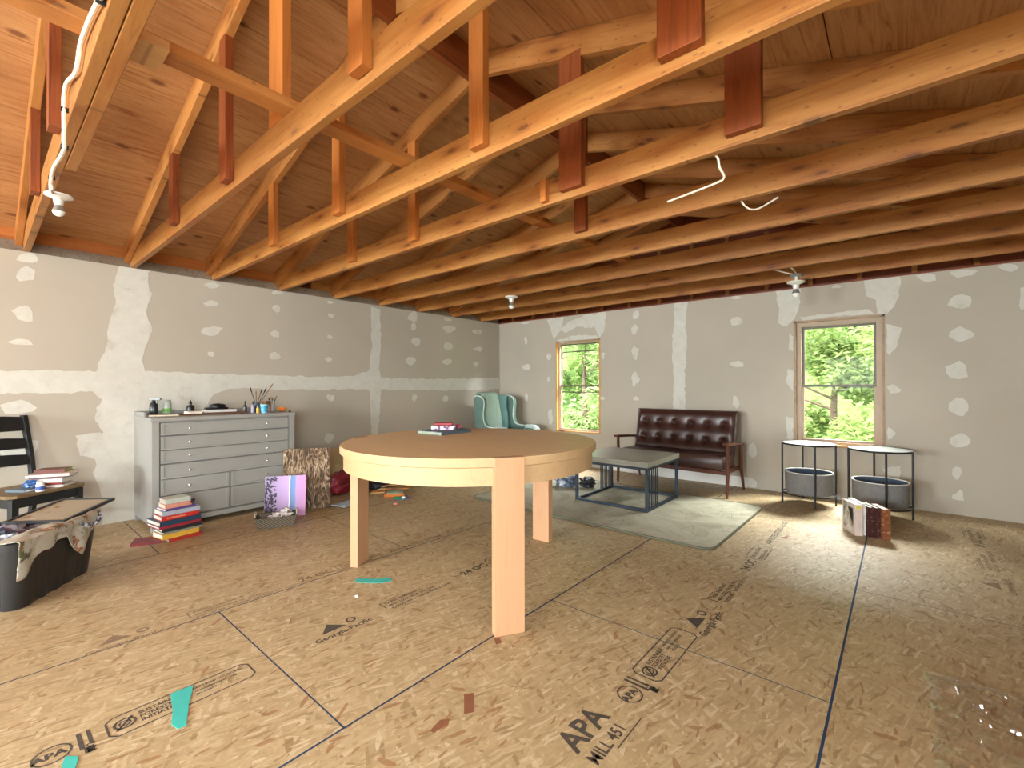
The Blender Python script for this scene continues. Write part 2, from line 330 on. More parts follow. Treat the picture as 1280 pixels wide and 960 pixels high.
def obj(name, bm, mat, parent=None, loc=(0, 0, 0), rot=(0, 0, 0), smooth=False, bevel=0.0, thick=0.0, sub=0):
    bmesh.ops.recalc_face_normals(bm, faces=bm.faces)
    me = bpy.data.meshes.new(name); bm.to_mesh(me); bm.free()
    if smooth:
        for p in me.polygons: p.use_smooth = True
    for mm in (mat if isinstance(mat, (list, tuple)) else [mat]): me.materials.append(mm)
    o = bpy.data.objects.new(name, me); C.objects.link(o)
    if parent is not None: o.parent = parent
    o.location = loc; o.rotation_euler = rot
    if thick: md = o.modifiers.new('thickness', 'SOLIDIFY'); md.thickness = thick; md.offset = 0
    if sub: md = o.modifiers.new('smooth', 'SUBSURF'); md.levels = sub; md.render_levels = sub
    if bevel:
        md = o.modifiers.new('bevel', 'BEVEL'); md.width = bevel; md.segments = 2; md.limit_method = 'ANGLE'
    if smooth and bevel == 0 and not sub:
        try: me.set_sharp_from_angle(angle=math.radians(40))
        except Exception: pass
    return o
def B(): return bmesh.new()
def box(name, a, b, mat, parent=None, loc=(0, 0, 0), rot=(0, 0, 0), bevel=0.0):
    bm = B(); bx(bm, a, b); return obj(name, bm, mat, parent, loc, rot, bevel=bevel)
def thing(name, label, cat, loc=(0, 0, 0), rotz=0.0, group=None, rot=None):
    o = bpy.data.objects.new(name, None); C.objects.link(o); o.location = loc
    o.rotation_euler = rot if rot else (0, 0, rotz); o.empty_display_size = 0.1
    o['label'] = label; o['category'] = cat
    if group: o['group'] = group
    return o
def tag(o, label, cat, group=None):
    o['label'] = label; o['category'] = cat
    if group: o['group'] = group
    return o
def struct(o, label=None):
    o['kind'] = 'structure'
    if label: o['label'] = label
    return o

# ------------------------------------------------------------------ floor: staggered strand board sheets
bm = B(); lay = bm.faces.layers.float.new('sheet')
rows = [(-5.15, -3.848, 0.815), (-3.848, -2.632, 1.97), (-2.632, -1.418, 0.80), (-1.418, -0.192, 1.992), (-0.192, 1.10, 3.188)]
GAP = 0.0045; k = 0
for x0, x1, s in rows:
    ys = sorted({FRONT-0.1, BACK+0.1} | {s+2.44*j for j in range(-3, 4) if FRONT < s+2.44*j < BACK})
    for y0, y1 in zip(ys, ys[1:]):
        n0 = len(bm.faces); bx(bm, (x0+GAP, y0+GAP*0.7, -0.02), (x1-GAP, y1-GAP*0.7, 0)); bm.faces.ensure_lookup_table()
        for f in bm.faces[n0:]: f[lay] = 0.13*k+0.07
        k += 1
floor = struct(obj('floor', bm, M['osb']))
bm = B(); bx(bm, (-5.15, FRONT-0.1, -0.2), (1.10, BACK+0.1, -0.0005)); obj('sheet_seam_bed', bm, M['seam'], floor)

for px in ([(580, 868), (592, 866), (593, 890), (580, 893)], [(537, 914), (550, 900), (563, 898), (560, 906), (542, 916)], [(617, 797), (624, 797), (628, 803), (620, 806)], [(975, 672), (985, 670), (984, 674)]):
    P = [atz(u, v, 0) for u, v in px]; bm = B(); prism(bm, [(p.x, p.y) for p in P], 0.0002, 0.0006)
    obj('bark_flake', bm, plain('bark_flake', L((132, 84, 56)), 0.7), floor)
# mill stamps printed on the sheets
def text_mesh(s, size, bold=0.0):
    cu = bpy.data.curves.new('txt', 'FONT'); cu.body = s; cu.size = size; cu.offset = bold; cu.resolution_u = 2
    o = bpy.data.objects.new('txt', cu); C.objects.link(o); bpy.context.view_layer.update()
    me = bpy.data.meshes.new_from_object(o.evaluated_get(bpy.context.evaluated_depsgraph_get()))
    bpy.data.objects.remove(o); return me
def add_text(bm, s, size, x, y, bold=0.0, sx=1.0, rot=0.0):
    me = text_mesh(s, size, bold); n0 = len(bm.verts); bm.from_mesh(me); bm.verts.ensure_lookup_table()
    R = Matrix.Rotation(rot, 4, 'Z')
    for v in bm.verts[n0:]:
        p = R @ Vector((v.co.x*sx, v.co.y, 0)); v.co = Vector((p.x+x, p.y+y, 0))
    bpy.data.meshes.remove(me)
def strip(bm, x0, y0, x1, y1, w):
    d = Vector((x1-x0, y1-y0, 0)).normalized(); n = Vector((-d.y, d.x, 0))*w/2
    a = Vector((x0, y0, 0)); b = Vector((x1, y1, 0)); bm.faces.new([bm.verts.new(p) for p in (a-n, b-n, b+n, a+n)])
def rrect(bm, x0, y0, x1, y1, w, c=0.02):
    pts = [(x0+c, y0), (x1-c, y0), (x1, y0+c), (x1, y1-c), (x1-c, y1), (x0+c, y1), (x0, y1-c), (x0, y0+c)]
    for p, q in zip(pts, pts[1:]+pts[:1]): strip(bm, *p, *q, w)
def ringm(bm, x, y, r, w, sx=1):
    p = [(x+r*sx*math.cos(a*PI/8), y+r*math.sin(a*PI/8)) for a in range(16)]
    for q, s in zip(p, p[1:]+p[:1]): strip(bm, *q, *s, w)
def apa_stamp(x, y, mat):
    bm = B()
    add_text(bm, 'APA', 0.125, 0, 0.0, 0.003, 0.9); add_text(bm, 'MILL 451', 0.062, 0.0, -0.07, 0.001, 0.85)
    strip(bm, 0.10, -0.085, 0.27, -0.085, 0.004)
    ringm(bm, 0.36, 0.0, 0.045, 0.006, 1.0); add_text(bm, 'APA', 0.042, 0.315, -0.016, 0.002)
    strip(bm, 0.425, -0.045, 0.425, 0.055, 0.012); strip(bm, 0.448, -0.03, 0.448, 0.055, 0.010); strip(bm, 0.44, -0.075, 0.44, -0.04, 0.024)
    add_text(bm, 'PS 2', 0.03, 0.455, -0.075, 0.001, 1, PI/2)
    rrect(bm, 0.49, -0.06, 0.93, 0.06, 0.006)
    ringm(bm, 0.535, 0.0, 0.028, 0.008); ringm(bm, 0.535, 0.0, 0.015, 0.006); strip(bm, 0.51, -0.03, 0.56, 0.03, 0.008)
    for i, (s, z) in enumerate((('SUSTAINABLE', 0.026), ('FORESTRY', 0.026), ('INITIATIVE', 0.026))):
        add_text(bm, s, z, 0.575, 0.018-0.025*i, 0.0008, 0.9)
    for i, s in enumerate(('CERTIFIED SOURCING', 'www.sfiprogram.org', 'SFI-00853')):
        add_text(bm, s, 0.019, 0.735, 0.024-0.024*i, 0.0004, 0.9)
    return obj('mill_stamp', bm, mat, floor, (x, y, 0.0007), (0, 0, PI/2))
apa_stamp(-0.755, 1.10-0.10, M['ink']).location = (-0.765, 1.21, 0.0007)
s2 = apa_stamp(-2.0, 0, M['ink']); s2.location = (-2.005, -0.205, 0.0007)
def pine_stamp(x, y, mat, ln=1.0):
    bm = B()
    bm.faces.new([bm.verts.new(p) for p in ((0.0, 0.0, 0), (0.12, 0.0, 0), (0.06, 0.075, 0))])
    ringm(bm, 0.16, 0.03, 0.02, 0.01); add_text(bm, 'Georgia-Pacific', 0.05, -0.05, -0.055, 0.001, 0.92)
    strip(bm, 0.34, -0.01, 0.34, 0.06, 0.006); strip(bm, 0.34, 0.06, 0.44, 0.06, 0.004)
    for i, s in enumerate(('RATED SHEATHING', '48/24 SIZED FOR SPACING', 'EXPOSURE 1  THICKNESS 0.703 IN')):
        add_text(bm, s, 0.028, 0.36, 0.03-0.034*i, 0.0006, 0.95)
    add_text(bm, '24 OC', 0.075, 0.88, -0.02, 0.002); rrect(bm, 1.12, -0.05, 1.42, 0.06, 0.005)
    add_text(bm, 'THIS SIDE DOWN', 0.03, 1.14, 0.01, 0.001); add_text(bm, 'STRENGTH AXIS', 0.028, 1.14, -0.035, 0.001)
    if ln > 1: add_text(bm, 'APA RATED STURD-I-FLOOR', 0.055, 1.5, -0.02, 0.001)
    return obj('mill_stamp', bm, mat, floor, (x, y, 0.0007), (0, 0, PI/2))
pine_stamp(-2.02, 1.03, M['ink']); pine_stamp(-0.73, 2.2, M['ink'], 2); pine_stamp(0.43, 3.7, M['inkfaint'], 1)
pine_stamp(-2.68, 0.35, M['inkfaint'], 2); pine_stamp(-2.01, 3.45, M['inkfaint'])

# ------------------------------------------------------------------ walls
W1 = (-3.90, -3.155, 0.49, 1.80); W2 = (-0.85, -0.105, 0.54, 1.82)   # x0,x1,z0,z1
def wall_with_holes(name, u0, u1, z1, holes, place):
    """place(u0,u1,z0,z1)->box corners"""
    bm = B(); u = u0
    for a, b, c, d in sorted(holes):
        bx(bm, *place(u, a, 0, z1)); bx(bm, *place(a, b, 0, c)); bx(bm, *place(a, b, d, z1)); u = b
    bx(bm, *place(u, u1, 0, z1)); return struct(obj(name, bm, M['drywall']))
wall_back = wall_with_holes('wall_back', LEFT, RIGHT, TOP, [W1, W2], lambda a, b, c, d: ((a, BACK, c), (b, BACK+0.013, d)))
wall_left = wall_with_holes('wall_left', FRONT, BACK+0.013, TOP, [(-3.8, -2.4, 0.5, 2.0)], lambda a, b, c, d: ((LEFT, a, c), (LEFT-0.013, b, d)))
wall_front = wall_with_holes('wall_front', LEFT, RIGHT, TOP, [(-4.45, -2.75, 0.5, 2.0), (-1.75, -0.05, 0.5, 2.0)], lambda a, b, c, d: ((a, FRONT, c), (b, FRONT-0.013, d)))
wall_right = wall_with_holes('wall_right', FRONT, BACK+0.013, TOP, [(-2.4, 0.0, 0.55, 1.95)], lambda a, b, c, d: ((RIGHT, a, c), (RIGHT+0.013, b, d)))
def outer(name, par, parts):
    bm = B()
    for a, b in parts: bx(bm, a, b)
    return obj(name, bm, M['gableply'], par)
def hole_parts(u0, u1, z1, holes, place):
    out = []; u = u0
    for a, b, c, d in sorted(holes):
        out += [place(u, a, -0.2, z1), place(a, b, -0.2, c), place(a, b, d, z1)]; u = b
    return out+[place(u, u1, -0.2, z1)]
outer('outer_sheathing', wall_back, hole_parts(LEFT-0.13, RIGHT+0.13, 2.36, [W1, W2], lambda a, b, c, d: ((a, BACK+0.10, c), (b, BACK+0.13, d))))
outer('outer_sheathing', wall_left, hole_parts(FRONT, BACK+0.13, 2.36, [(-3.8, -2.4, 0.5, 2.0)], lambda a, b, c, d: ((LEFT-0.10, a, c), (LEFT-0.13, b, d))))
outer('outer_sheathing', wall_front, hole_parts(LEFT-0.13, RIGHT+0.13, 2.36, [(-4.45, -2.75, 0.5, 2.0), (-1.75, -0.05, 0.5, 2.0)], lambda a, b, c, d: ((a, FRONT-0.10, c), (b, FRONT-0.13, d))))
outer('outer_sheathing', wall_right, hole_parts(FRONT, BACK+0.13, 2.36, [(-2.4, 0.0, 0.55, 1.95)], lambda a, b, c, d: ((RIGHT+0.10, a, c), (RIGHT+0.13, b, d))))

# gable infill above the far wall, with its studs
RIDGE = -2.03; SL = 0.30; Z0 = 2.205
def under(x): return Z0 + SL*(3.0-abs(x-RIDGE))          # underside of the rafters
SH = 0.147
bm = B()
for y0, y1 in ((BACK+0.085, BACK+0.10), (FRONT-0.10, FRONT-0.085)):
    prism(bm, [(LEFT-0.1, TOP-0.05), (RIGHT+0.1, TOP-0.05), (RIGHT+0.1, under(RIGHT+0.1)+SH), (RIDGE, under(RIDGE)+SH), (LEFT-0.1, under(LEFT-0.1)+SH)], -y1, -y0, Matrix.Rotation(PI/2, 4, 'X'))
g = struct(obj('wall_gable', bm, M['gableply']))
bm = B(); x = LEFT+0.25
while x < RIGHT: bx(bm, (x, BACK+0.02, TOP), (x+0.038, BACK+0.085, under(x))); x += 0.406
obj('gable_stud', bm, M['joist'], g)
box('gable_plate', (LEFT, BACK+0.0, TOP), (RIGHT, BACK+0.085, TOP+0.02), M['gableply'], g)

# ceiling: plywood sheathing on both roof slopes
bm = B(); t_ = 0.018
def slope_sheet(xa, xb, y0, y1):
    za, zb = under(xa)+SH, under(xb)+SH
    v = [bm.verts.new(p) for p in ((xa, y0, za), (xb, y0, zb), (xb, y1, zb), (xa, y1, za), (xa, y0, za+t_), (xb, y0, zb+t_), (xb, y1, zb+t_), (xa, y1, za+t_))]
    for q in ((0, 3, 2, 1), (4, 5, 6, 7), (0, 1, 5, 4), (1, 2, 6, 5), (2, 3, 7, 6), (3, 0, 4, 7)): bm.faces.new([v[i] for i in q])
GX = 0.0025
for side in (0, 1):
    e = [(LEFT-0.5, -3.83), (-3.83, -2.65), (-2.65, RIDGE)] if side == 0 else [(RIDGE, -1.42), (-1.42, -0.24), (-0.24, RIGHT+0.5)]
    for i, (xa, xb) in enumerate(e):
        y = FRONT-0.3-(1.22 if i % 2 else 0)
        while y < BACK+0.3:
            slope_sheet(xa+(GX if xa != RIDGE else 0), xb-(GX if xb != RIDGE else 0), max(y, FRONT-0.3), min(y+2.44, BACK+0.3)-GX); y += 2.44
ceiling = struct(obj('ceiling', bm, M['roofply']))
bm = B()
prism(bm, [(LEFT-0.5, under(LEFT-0.5)+SH+0.03), (RIDGE, under(RIDGE)+SH+0.03), (RIGHT+0.5, under(RIGHT+0.5)+SH+0.03), (RIDGE, under(RIDGE)+SH+0.09)], FRONT-0.35, BACK+0.35, Matrix(((1, 0, 0, 0), (0, 0, 1, 0), (0, 1, 0, 0), (0, 0, 0, 1))))
obj('roof_felt', bm, M['gableply'], ceiling)
# plates on top of the side walls
struct(box('trim_1', (LEFT-0.10, FRONT, TOP), (LEFT-0.012, BACK, TOP+0.075), M['greyboard']))
FR = [0.894, 1.504, 2.127, 2.746, 3.347, 3.969, 4.58, 5.19]
box_x = (LEFT-0.055, LEFT-0.02)
struct(box('trim_2', (-1.55, -0.019, 0), (1.55, 0.019, 0.13), M['joist'], None, (LEFT-0.04, 4.0, TOP+0.08), (0, 0, PI/2)))
struct(box('trim_3', (-2.3, -0.019, 0), (2.3, 0.019, 0.13), M['postlight'], None, (LEFT-0.06, 0.0, TOP+0.08), (0, 0, PI/2)))
struct(box('trim_4', (RIGHT+0.012, FRONT, TOP), (RIGHT+0.10, BACK, TOP+0.045), M['joist']))
# white board low on the wall behind the sofa
struct(box('baseboard_back', (-3.10, BACK-0.014, 0.0), (-1.30, BACK, 0.115), M['white']))

# joint compound over seams and screws
def patch_mesh(outlines, plane, parent, amp=0.010, step=0.03):
    bm = B(); k = 0
    for o in outlines:
        jag = amp
        if len(o) == 2 and isinstance(o[1], float): o, jag = o
        P = [plane(u, v) for u, v in o]; pts = []
        for a, b in zip(P, P[1:]+P[:1]):
            n = max(1, int((b-a).length/step))
            for i in range(n):
                p = a.lerp(b, i/n); q = p*17.0+Vector((k*1.7, 0, 0))
                nv = Vector((noise.noise(q), noise.noise(q+Vector((9, 4, 2))), noise.noise(q+Vector((3, 8, 5)))))
                q2 = p*60.0; nv += 0.5*Vector((noise.noise(q2), noise.noise(q2+Vector((9, 4, 2))), noise.noise(q2+Vector((3, 8, 5)))))
                pts.append(p+nv*jag*1.6)
        k += 1
        isx = plane is PL
        off = 0.0012+0.00022*(k % 5)
        vv = [bm.verts.new((LEFT+off, p.y, min(max(p.z, 0.0), TOP-0.001)) if isx else (p.x, BACK-off, min(max(p.z, 0.0), TOP-0.001))) for p in pts]
        flat = [Vector((p.y, p.z, 0)) if isx else Vector((p.x, p.z, 0)) for p in pts]
        for tri in tessellate_polygon([flat]):
            try: bm.faces.new([vv[i] for i in tri])
            except ValueError: pass
    return obj('joint_compound', bm, M['compound'], parent)
def PL(u, v): return atx(u, v, LEFT)
def PB(u, v): return aty(u, v, BACK)
def spot(u, v, w, h, k=0):
    r = random.Random(int(u*31+v*7)); n = 9; return ([(u+w/2*math.cos(2*PI*i/n)*r.uniform(.7, 1.15), v+h/2*math.sin(2*PI*i/n)*r.uniform(.7, 1.15)) for i in range(n)], 0.012)
left = [
 [(-30, 464), (60, 463), (125, 464), (200, 465), (300, 468), (400, 471), (440, 470), (464, 463), (476, 472), (540, 474), (624, 472), (624, 486), (560, 488), (480, 487), (440, 486), (370, 487), (300, 486), (240, 490), (180, 500), (120, 490), (60, 492), (-30, 491)],
 [(150, 330), (188, 336), (186, 352), (190, 372), (182, 390), (190, 410), (184, 430), (178, 445), (180, 462), (182, 470), (118, 470), (122, 455), (132, 440), (136, 410), (143, 380), (142, 355)],
 [(110, 485), (185, 485), (280, 484), (262, 500), (250, 520), (210, 530), (200, 560), (210, 600), (205, 655), (128, 656), (126, 620), (118, 590), (122, 560), (128, 540), (118, 520), (126, 500)],
 [(95, 545), (125, 540), (125, 575), (100, 570)],
 [(463, 384), (475, 386), (476, 420), (474, 460), (477, 475), (476, 490), (471, 560), (470, 596), (466, 597), (464, 540), (462, 490), (454, 480), (461, 462), (465, 430)],
]
for a in [(36, 322, 28, 14), (32, 343, 25, 20), (30, 393, 31, 20), (27, 427, 30, 10), (20, 509, 50, 18), (20, 560, 60, 26), (265, 356, 20, 10), (264, 379, 18, 11), (264, 414, 33, 12), (264, 443, 12, 8), (345, 366, 14, 5), (345, 386, 12, 10), (344, 418, 12, 9), (343, 446, 14, 10), (413, 378, 9, 6), (413, 395, 9, 6), (412, 421, 9, 6), (411, 449, 11, 7), (413, 497, 10, 10), (411, 547, 15, 14), (516, 396, 13, 16), (517, 408, 9, 9), (519, 427, 13, 12), (514, 451, 12, 12), (562, 411, 18, 9), (560, 433, 15, 10), (559, 452, 13, 8), (560, 399, 12, 5), (596, 414, 13, 6), (598, 436, 12, 6), (595, 455, 8, 5), (518, 497, 6, 13), (557, 499, 8, 9), (596, 500, 6, 7)]: left.append(spot(*a))
patch_mesh(left, PL, wall_left)
back = [
 [(841, 376), (860, 374), (857, 400), (859, 430), (856, 470), (857, 512), (841, 512), (842, 470), (840, 430), (843, 400)],
 [(684, 400), (704, 396), (702, 412), (692, 424), (688, 410)], [(700, 412), (712, 402), (735, 393), (748, 394), (750, 404), (738, 410), (722, 408), (706, 416)], [(744, 392), (758, 387), (756, 412), (750, 423), (744, 410)],
 [(697, 425), (720, 419), (746, 419), (748, 423), (700, 429)],
 [(970, 364), (1001, 360), (999, 385), (994, 398), (982, 408), (972, 404), (974, 386)], [(1078, 350), (1124, 345), (1126, 358), (1120, 380), (1110, 392), (1098, 394), (1094, 375), (1084, 370)], [(1000, 397), (1040, 392), (1085, 386), (1092, 392), (1040, 396), (1004, 401)],
 [(1108, 405), (1127, 410), (1122, 430), (1112, 445), (1108, 440)], [(986, 418), (992, 420), (991, 440), (986, 436)], [(984, 462), (992, 464), (991, 490), (984, 480)], [(982, 520), (991, 522), (991, 552), (984, 548)],
 [(1104, 585), (1126, 582), (1124, 600), (1108, 598)],
]
for a in [(657, 426, 4, 10), (658, 459, 11, 9), (656, 404, 10, 3), (686, 446, 7, 10), (686, 474, 5, 6), (688, 520, 6, 24), (795, 394, 9, 13), (794, 412, 9, 14), (794, 441, 10, 18), (794, 474, 10, 17), (795, 498, 7, 7), (658, 497, 5, 12), (753, 498, 7, 6), (754, 444, 5, 10), (920, 402, 17, 12), (921, 455, 19, 7), (920, 502, 10, 15), (941, 563, 14, 18), (938, 603, 16, 14), (920, 372, 14, 5), (1158, 347, 28, 11), (1201, 378, 32, 19), (1198, 418, 34, 18), (1197, 463, 28, 23), (1201, 508, 28, 24), (1199, 551, 32, 18), (1195, 590, 13, 17), (1198, 620, 16, 15), (1204, 341, 34, 11), (1260, 334, 26, 10), (1118, 486, 18, 11), (1113, 542, 12, 14), (1046, 358, 12, 6), (1278, 372, 12, 30)]: back.append(spot(*a))
patch_mesh(back, PB, wall_back)

# ------------------------------------------------------------------ windows of the far wall
def window(name, w, rails, thin):
    x0, x1, z0, z1 = w
    t = bpy.data.objects.new(name, None); C.objects.link(t); t.location = ((x0+x1)/2, BACK, z0); t['kind'] = 'structure'
    W = (x1-x0)/2; H = z1-z0
    bm = B(); bx(bm, (-W, -0.004, 0), (-W+0.019, 0.10, H)); bx(bm, (W-0.019, -0.004, 0), (W, 0.10, H)); obj('side_jamb', bm, M['jamb'] if thin else M['tanjamb'], t)
    bm = B(); bx(bm, (-W, -0.006, -0.02), (W, 0.10, 0.0)); obj('window_sill', bm, M['pale'], t)
    bm = B(); bx(bm, (-W, -0.004, H-0.019), (W, 0.10, H)); obj('head_jamb', bm, M['tanjamb'], t)
    a = W-0.019; f = 0.045 if not thin else 0.022; hh = H-0.019
    bm = B()
    bx(bm, (-a, 0.04, 0), (-a+f, 0.115, hh)); bx(bm, (a-f, 0.04, 0), (a, 0.115, hh)); bx(bm, (-a+f, 0.04, hh-f), (a-f, 0.115, hh)); bx(bm, (-a+f, 0.04, 0), (a-f, 0.115, f*0.6))
    obj('window_frame', bm, M['frame'], t, bevel=0.002)
    s = 0.022 if not thin else 0.014; mid = rails
    for nm, zz0, zz1, y in (('lower_sash', f*0.6, mid+0.012, 0.055), ('upper_sash', mid-0.012, hh-f, 0.085)):
        bm = B(); c = a-f
        bx(bm, (-c, y, zz0), (-c+s, y+0.022, zz1)); bx(bm, (c-s, y, zz0), (c, y+0.022, zz1)); bx(bm, (-c+s, y, zz0), (c-s, y+0.022, zz0+s)); bx(bm, (-c+s, y, zz1-s), (c-s, y+0.022, zz1))
        so_ = obj(nm, bm, M['frame'] if nm == 'lower_sash' else M['framedark'], t)
        bm = B(); bx(bm, (-c+s, y+0.009, zz0+s), (c-s, y+0.013, zz1-s)); obj('glass_pane', bm, M['glass'], so_)
    bm = B(); bx(bm, (-(a-f), 0.050, mid-0.014), (a-f, 0.056, mid+0.010)); obj('meeting_rail', bm, M['framedark'], t)
    if thin:
        bm = B()
        for z in (H-0.16, mid-0.10): bx(bm, (-(a-f), 0.108, z), (a-f, 0.118, z+0.014))
        obj('storm_rail', bm, M['framedark'], t)
    return t
window('window_1', W1, 0.655, True)
window('window_2', W2, 0.60, False)

# ------------------------------------------------------------------ roof frames: doubled or single joist, two rafters, posts
RL = math.hypot(3.0, 3.0*SL); ANG = math.atan(SL)
def frame(Y, label, posts, joist2=False):
    t = thing('roof_frame', label, 'roof frame', (LEFT, Y, TOP), 0, 'roof frames')
    jn = box('ceiling_joist', (0, -0.038, 0), (6.0, 0, 0.14), M['joist'], t, bevel=0.003)
    if joist2: box('ceiling_joist', (2.05, 0.002, 0.0), (6.0, 0.044, 0.14), M['joist'], t, bevel=0.003)
    lift = Z0-TOP; y0 = -0.078
    zr = 0.14
    for sgn in (0, 1):
        bm = B()
        # local x runs up the slope from the wall plate; ends cut plumb at ridge and tail
        h = SH-0.002; e = 0.25
        pts = [(-e, -e*SL), (2.98, 2.98*SL), (2.98, 2.98*SL+h), (-e, -e*SL+h)]
        prism(bm, pts, -(y0+0.038), -y0, Matrix.Rotation(PI/2, 4, 'X'))
        # turn the mesh so its own x axis follows the slope, for the grain
        R = Matrix.Rotation(ANG, 4, 'Y')
        for v in bm.verts: v.co = R @ v.co
        if sgn:
            for v in bm.verts: v.co.y = 2*(y0+0.019)-v.co.y
        o = obj('rafter', bm, M['rafter'], t, bevel=0.002)
        if sgn == 0: o.location = (0, 0, lift); o.rotation_euler = (0, -ANG, 0)
        else: o.location = (6.0, 2*(y0+0.019), lift); o.rotation_euler = (0, -ANG, PI)
    for x, w, z, mk in posts:
        top = under(x)-TOP+0.02 if z is None else z
        high = w < 0; w = abs(w); bw = 0.142 if high else 0.035
        bm = B(); bx(bm, (0.0, -0.019, -w/2), (top-bw, 0.019, w/2))
        obj('post', bm, M[mk], t, (x-LEFT, -0.019 if high else y0+0.019-0.0005, bw), (0, -PI/2, 0), bevel=0.002)
    return t
P0 = [(-3.60, 0.089, None, 'post'), (-2.645, 0.089, None, 'post')]
PO = P0 + [(-1.38, 0.089, None, 'postlight')]
frame(0.265, 'amber roof frame with doubled joist nearest the camera, carrying the white cable', P0+[(-1.40, 0.089, None, 'postlight')], True)
f1 = frame(FR[0], 'amber roof frame just beyond the doubled one, with a broad middle post', PO+[(-2.10, -0.14, None, 'postlight')])
f2 = frame(FR[1], 'amber roof frame whose joist carries a long light post above the round table', [(-3.58, 0.089, None, 'postlight'), (-2.63, 0.089, None, 'postlight'), (-1.42, 0.089, None, 'postlight'), (-0.525, 0.14, None, 'post')])
f3 = frame(FR[2], 'amber roof frame with two broad dark red posts nailed to its joist', [(-3.54, 0.089, None, 'postlight'), (-2.70, 0.089, None, 'postlight'), (-1.335, 0.14, None, 'post'), (-0.49, 0.14, None, 'post')])
f4 = frame(FR[3], 'knotty amber roof frame with one narrow post, fifth from the camera', [(-1.66, 0.089, None, 'post')])
frame(FR[4], 'amber roof frame sixth from the camera, no posts on its joist', [])
frame(FR[5], 'amber roof frame third from the back wall, between plain joists', [])
frame(FR[6], 'amber roof frame second from the back wall, carrying the far bulb wires', [])
frame(FR[7], 'amber roof frame closest to the back wall above the windows', [])
bm = B(); bx(bm, (-0.012, -0.019, 0), (0.10, 0.019, 0.045)); bx(bm, (0, 0, 0), (0.036, 0.036, 0.13))
bm.free()
sp = box('splice_block', (-0.018, -0.016, 0), (0.018, 0.016, 0.125), M['postlight'], f3, (-1.52-LEFT, -0.054, 0.012))
# ridge board and the long brace that lies on the joists
struct(box('trim_5', (-4.2, -0.019, 0), (4.2, 0.019, 0.215), M['post'], None, (RIDGE, 1.5, under(RIDGE)-0.055), (0, 0, PI/2)))
def brace(y0, y1, label, x=-1.975, z=TOP+0.142, mk='rafter'):
    o = box('joist_brace', (-(y1-y0)/2, -0.045, 0), ((y1-y0)/2, 0.045, 0.038), M[mk], None, (x, (y0+y1)/2, z), (0, 0, PI/2), bevel=0.002)
    return tag(o, label, 'brace', 'long braces lying on the joists')
brace(0.30, 2.60, 'long flat board lying across the joists, its end butted by a short pale block')
brace(-2.4, 0.295, 'flat board over the doubled joist at the upper left corner', x=-2.02)
brace(2.61, 5.45, 'flat board lying across the joists, farther part towards the back wall', x=-1.965)
bl = box('splice_block', (-0.045, -0.075, 0), (0.045, 0.075, 0.036), M['pale'], None, (-1.945, 0.375, TOP+0.104), (0, 0, PI/2), bevel=0.002)
tag(bl, 'short pale block beneath the brace beside the doubled joist', 'wood block')

# ------------------------------------------------------------------ bulbs and cables
def lampholder(x, y, z, label, s=1.0):
    t = thing('ceiling_bulb', label, 'light bulb', (x, y, z), 0, 'bare bulbs in white lampholders')
    bm = B(); lathe(bm, [(0.03*s, -0.03*s), (0.045*s, -0.022*s), (0.072*s, -0.012*s), (0.072*s, -0.002*s), (0.055*s, 0)], 28); obj('mounting_plate', bm, M['porcelain'], t, smooth=True)
    bm = B(); lathe(bm, [(0.022*s, -0.07*s), (0.026*s, -0.05*s), (0.027*s, -0.03*s)], 20); obj('socket', bm, M['porcelain'], t, smooth=True)
    bm = B(); lathe(bm, [(0.033*s, -0.11*s), (0.026*s, -0.09*s), (0.016*s, -0.06*s)], 20); b = obj('bulb_collar', bm, M['bulbneck'], t, smooth=True)
    bm = B(); lathe(bm, [(0.002, -0.143*s), (0.016*s, -0.139*s), (0.028*s, -0.127*s), (0.033*s, -0.11*s)], 20); obj('bulb_globe', bm, M['bulb'], t, smooth=True)
    return t
lampholder(-3.405, 0.283, TOP-0.002, 'bare bulb in a white round holder under the doubled joist, upper left', 0.8)
lampholder(-3.365, 3.95, TOP, 'small bare bulb in a white holder under a joist above the round table')
lampholder(-0.706, 4.78, TOP-0.085, 'bare bulb hanging below a metal box, left of the larger window')
PY = 0.150
p1 = [(-3.40, 0.262, TOP+0.0)]+[tuple(aty(u, v, 0.214)) for u, v in ((64, 238), (64, 222), (68, 208), (79, 190), (80, 172), (80, 145), (80, 120), (84, 103), (94, 92), (98, 75), (101, 55), (109, 32), (117, 14), (126, -4), (134, -25))]
def smoothpath(p, n=5):
    p = [Vector(q) for q in p]; out = []
    for i in range(len(p)-1):
        a, b, c, d = p[max(i-1, 0)], p[i], p[i+1], p[min(i+2, len(p)-1)]
        for k in range(n):
            t = k/n; out.append(0.5*((2*b)+(-a+c)*t+(2*a-5*b+4*c-d)*t*t+(-a+3*b-3*c+d)*t**3))
    return out+[p[-1]]
bm = B(); tube(bm, smoothpath(p1), 0.0068, 8); cb = obj('power_cable', bm, M['cable'], smooth=True); tag(cb, 'white power cable stapled along the doubled joist down to the bulb', 'cable')
bm = B()
bm.free()
for u, v in ((64, 222), (80, 184), (80, 137), (125, 1)):
    q_ = aty(u, v, 0.214); box('cable_staple', (q_.x-0.002, 0.2045, q_.z-0.009), (q_.x+0.002, 0.227, q_.z+0.009), M['black'], cb)
jb = thing('junction_box', 'grey metal junction box at the end joist above the far bulb', 'junction box', (-0.706, 4.80, TOP-0.02))
bm = B(); lathe(bm, [(0.055, -0.02), (0.055, 0.0)], 8); obj('box_cover', bm, c_('galvanised', (150, 150, 144), 0.35, metal=0.7), jb)
bm = B(); lathe(bm, [(0.012, -0.064), (0.012, -0.02)], 8); obj('stem', bm, M['porcelain'], jb)
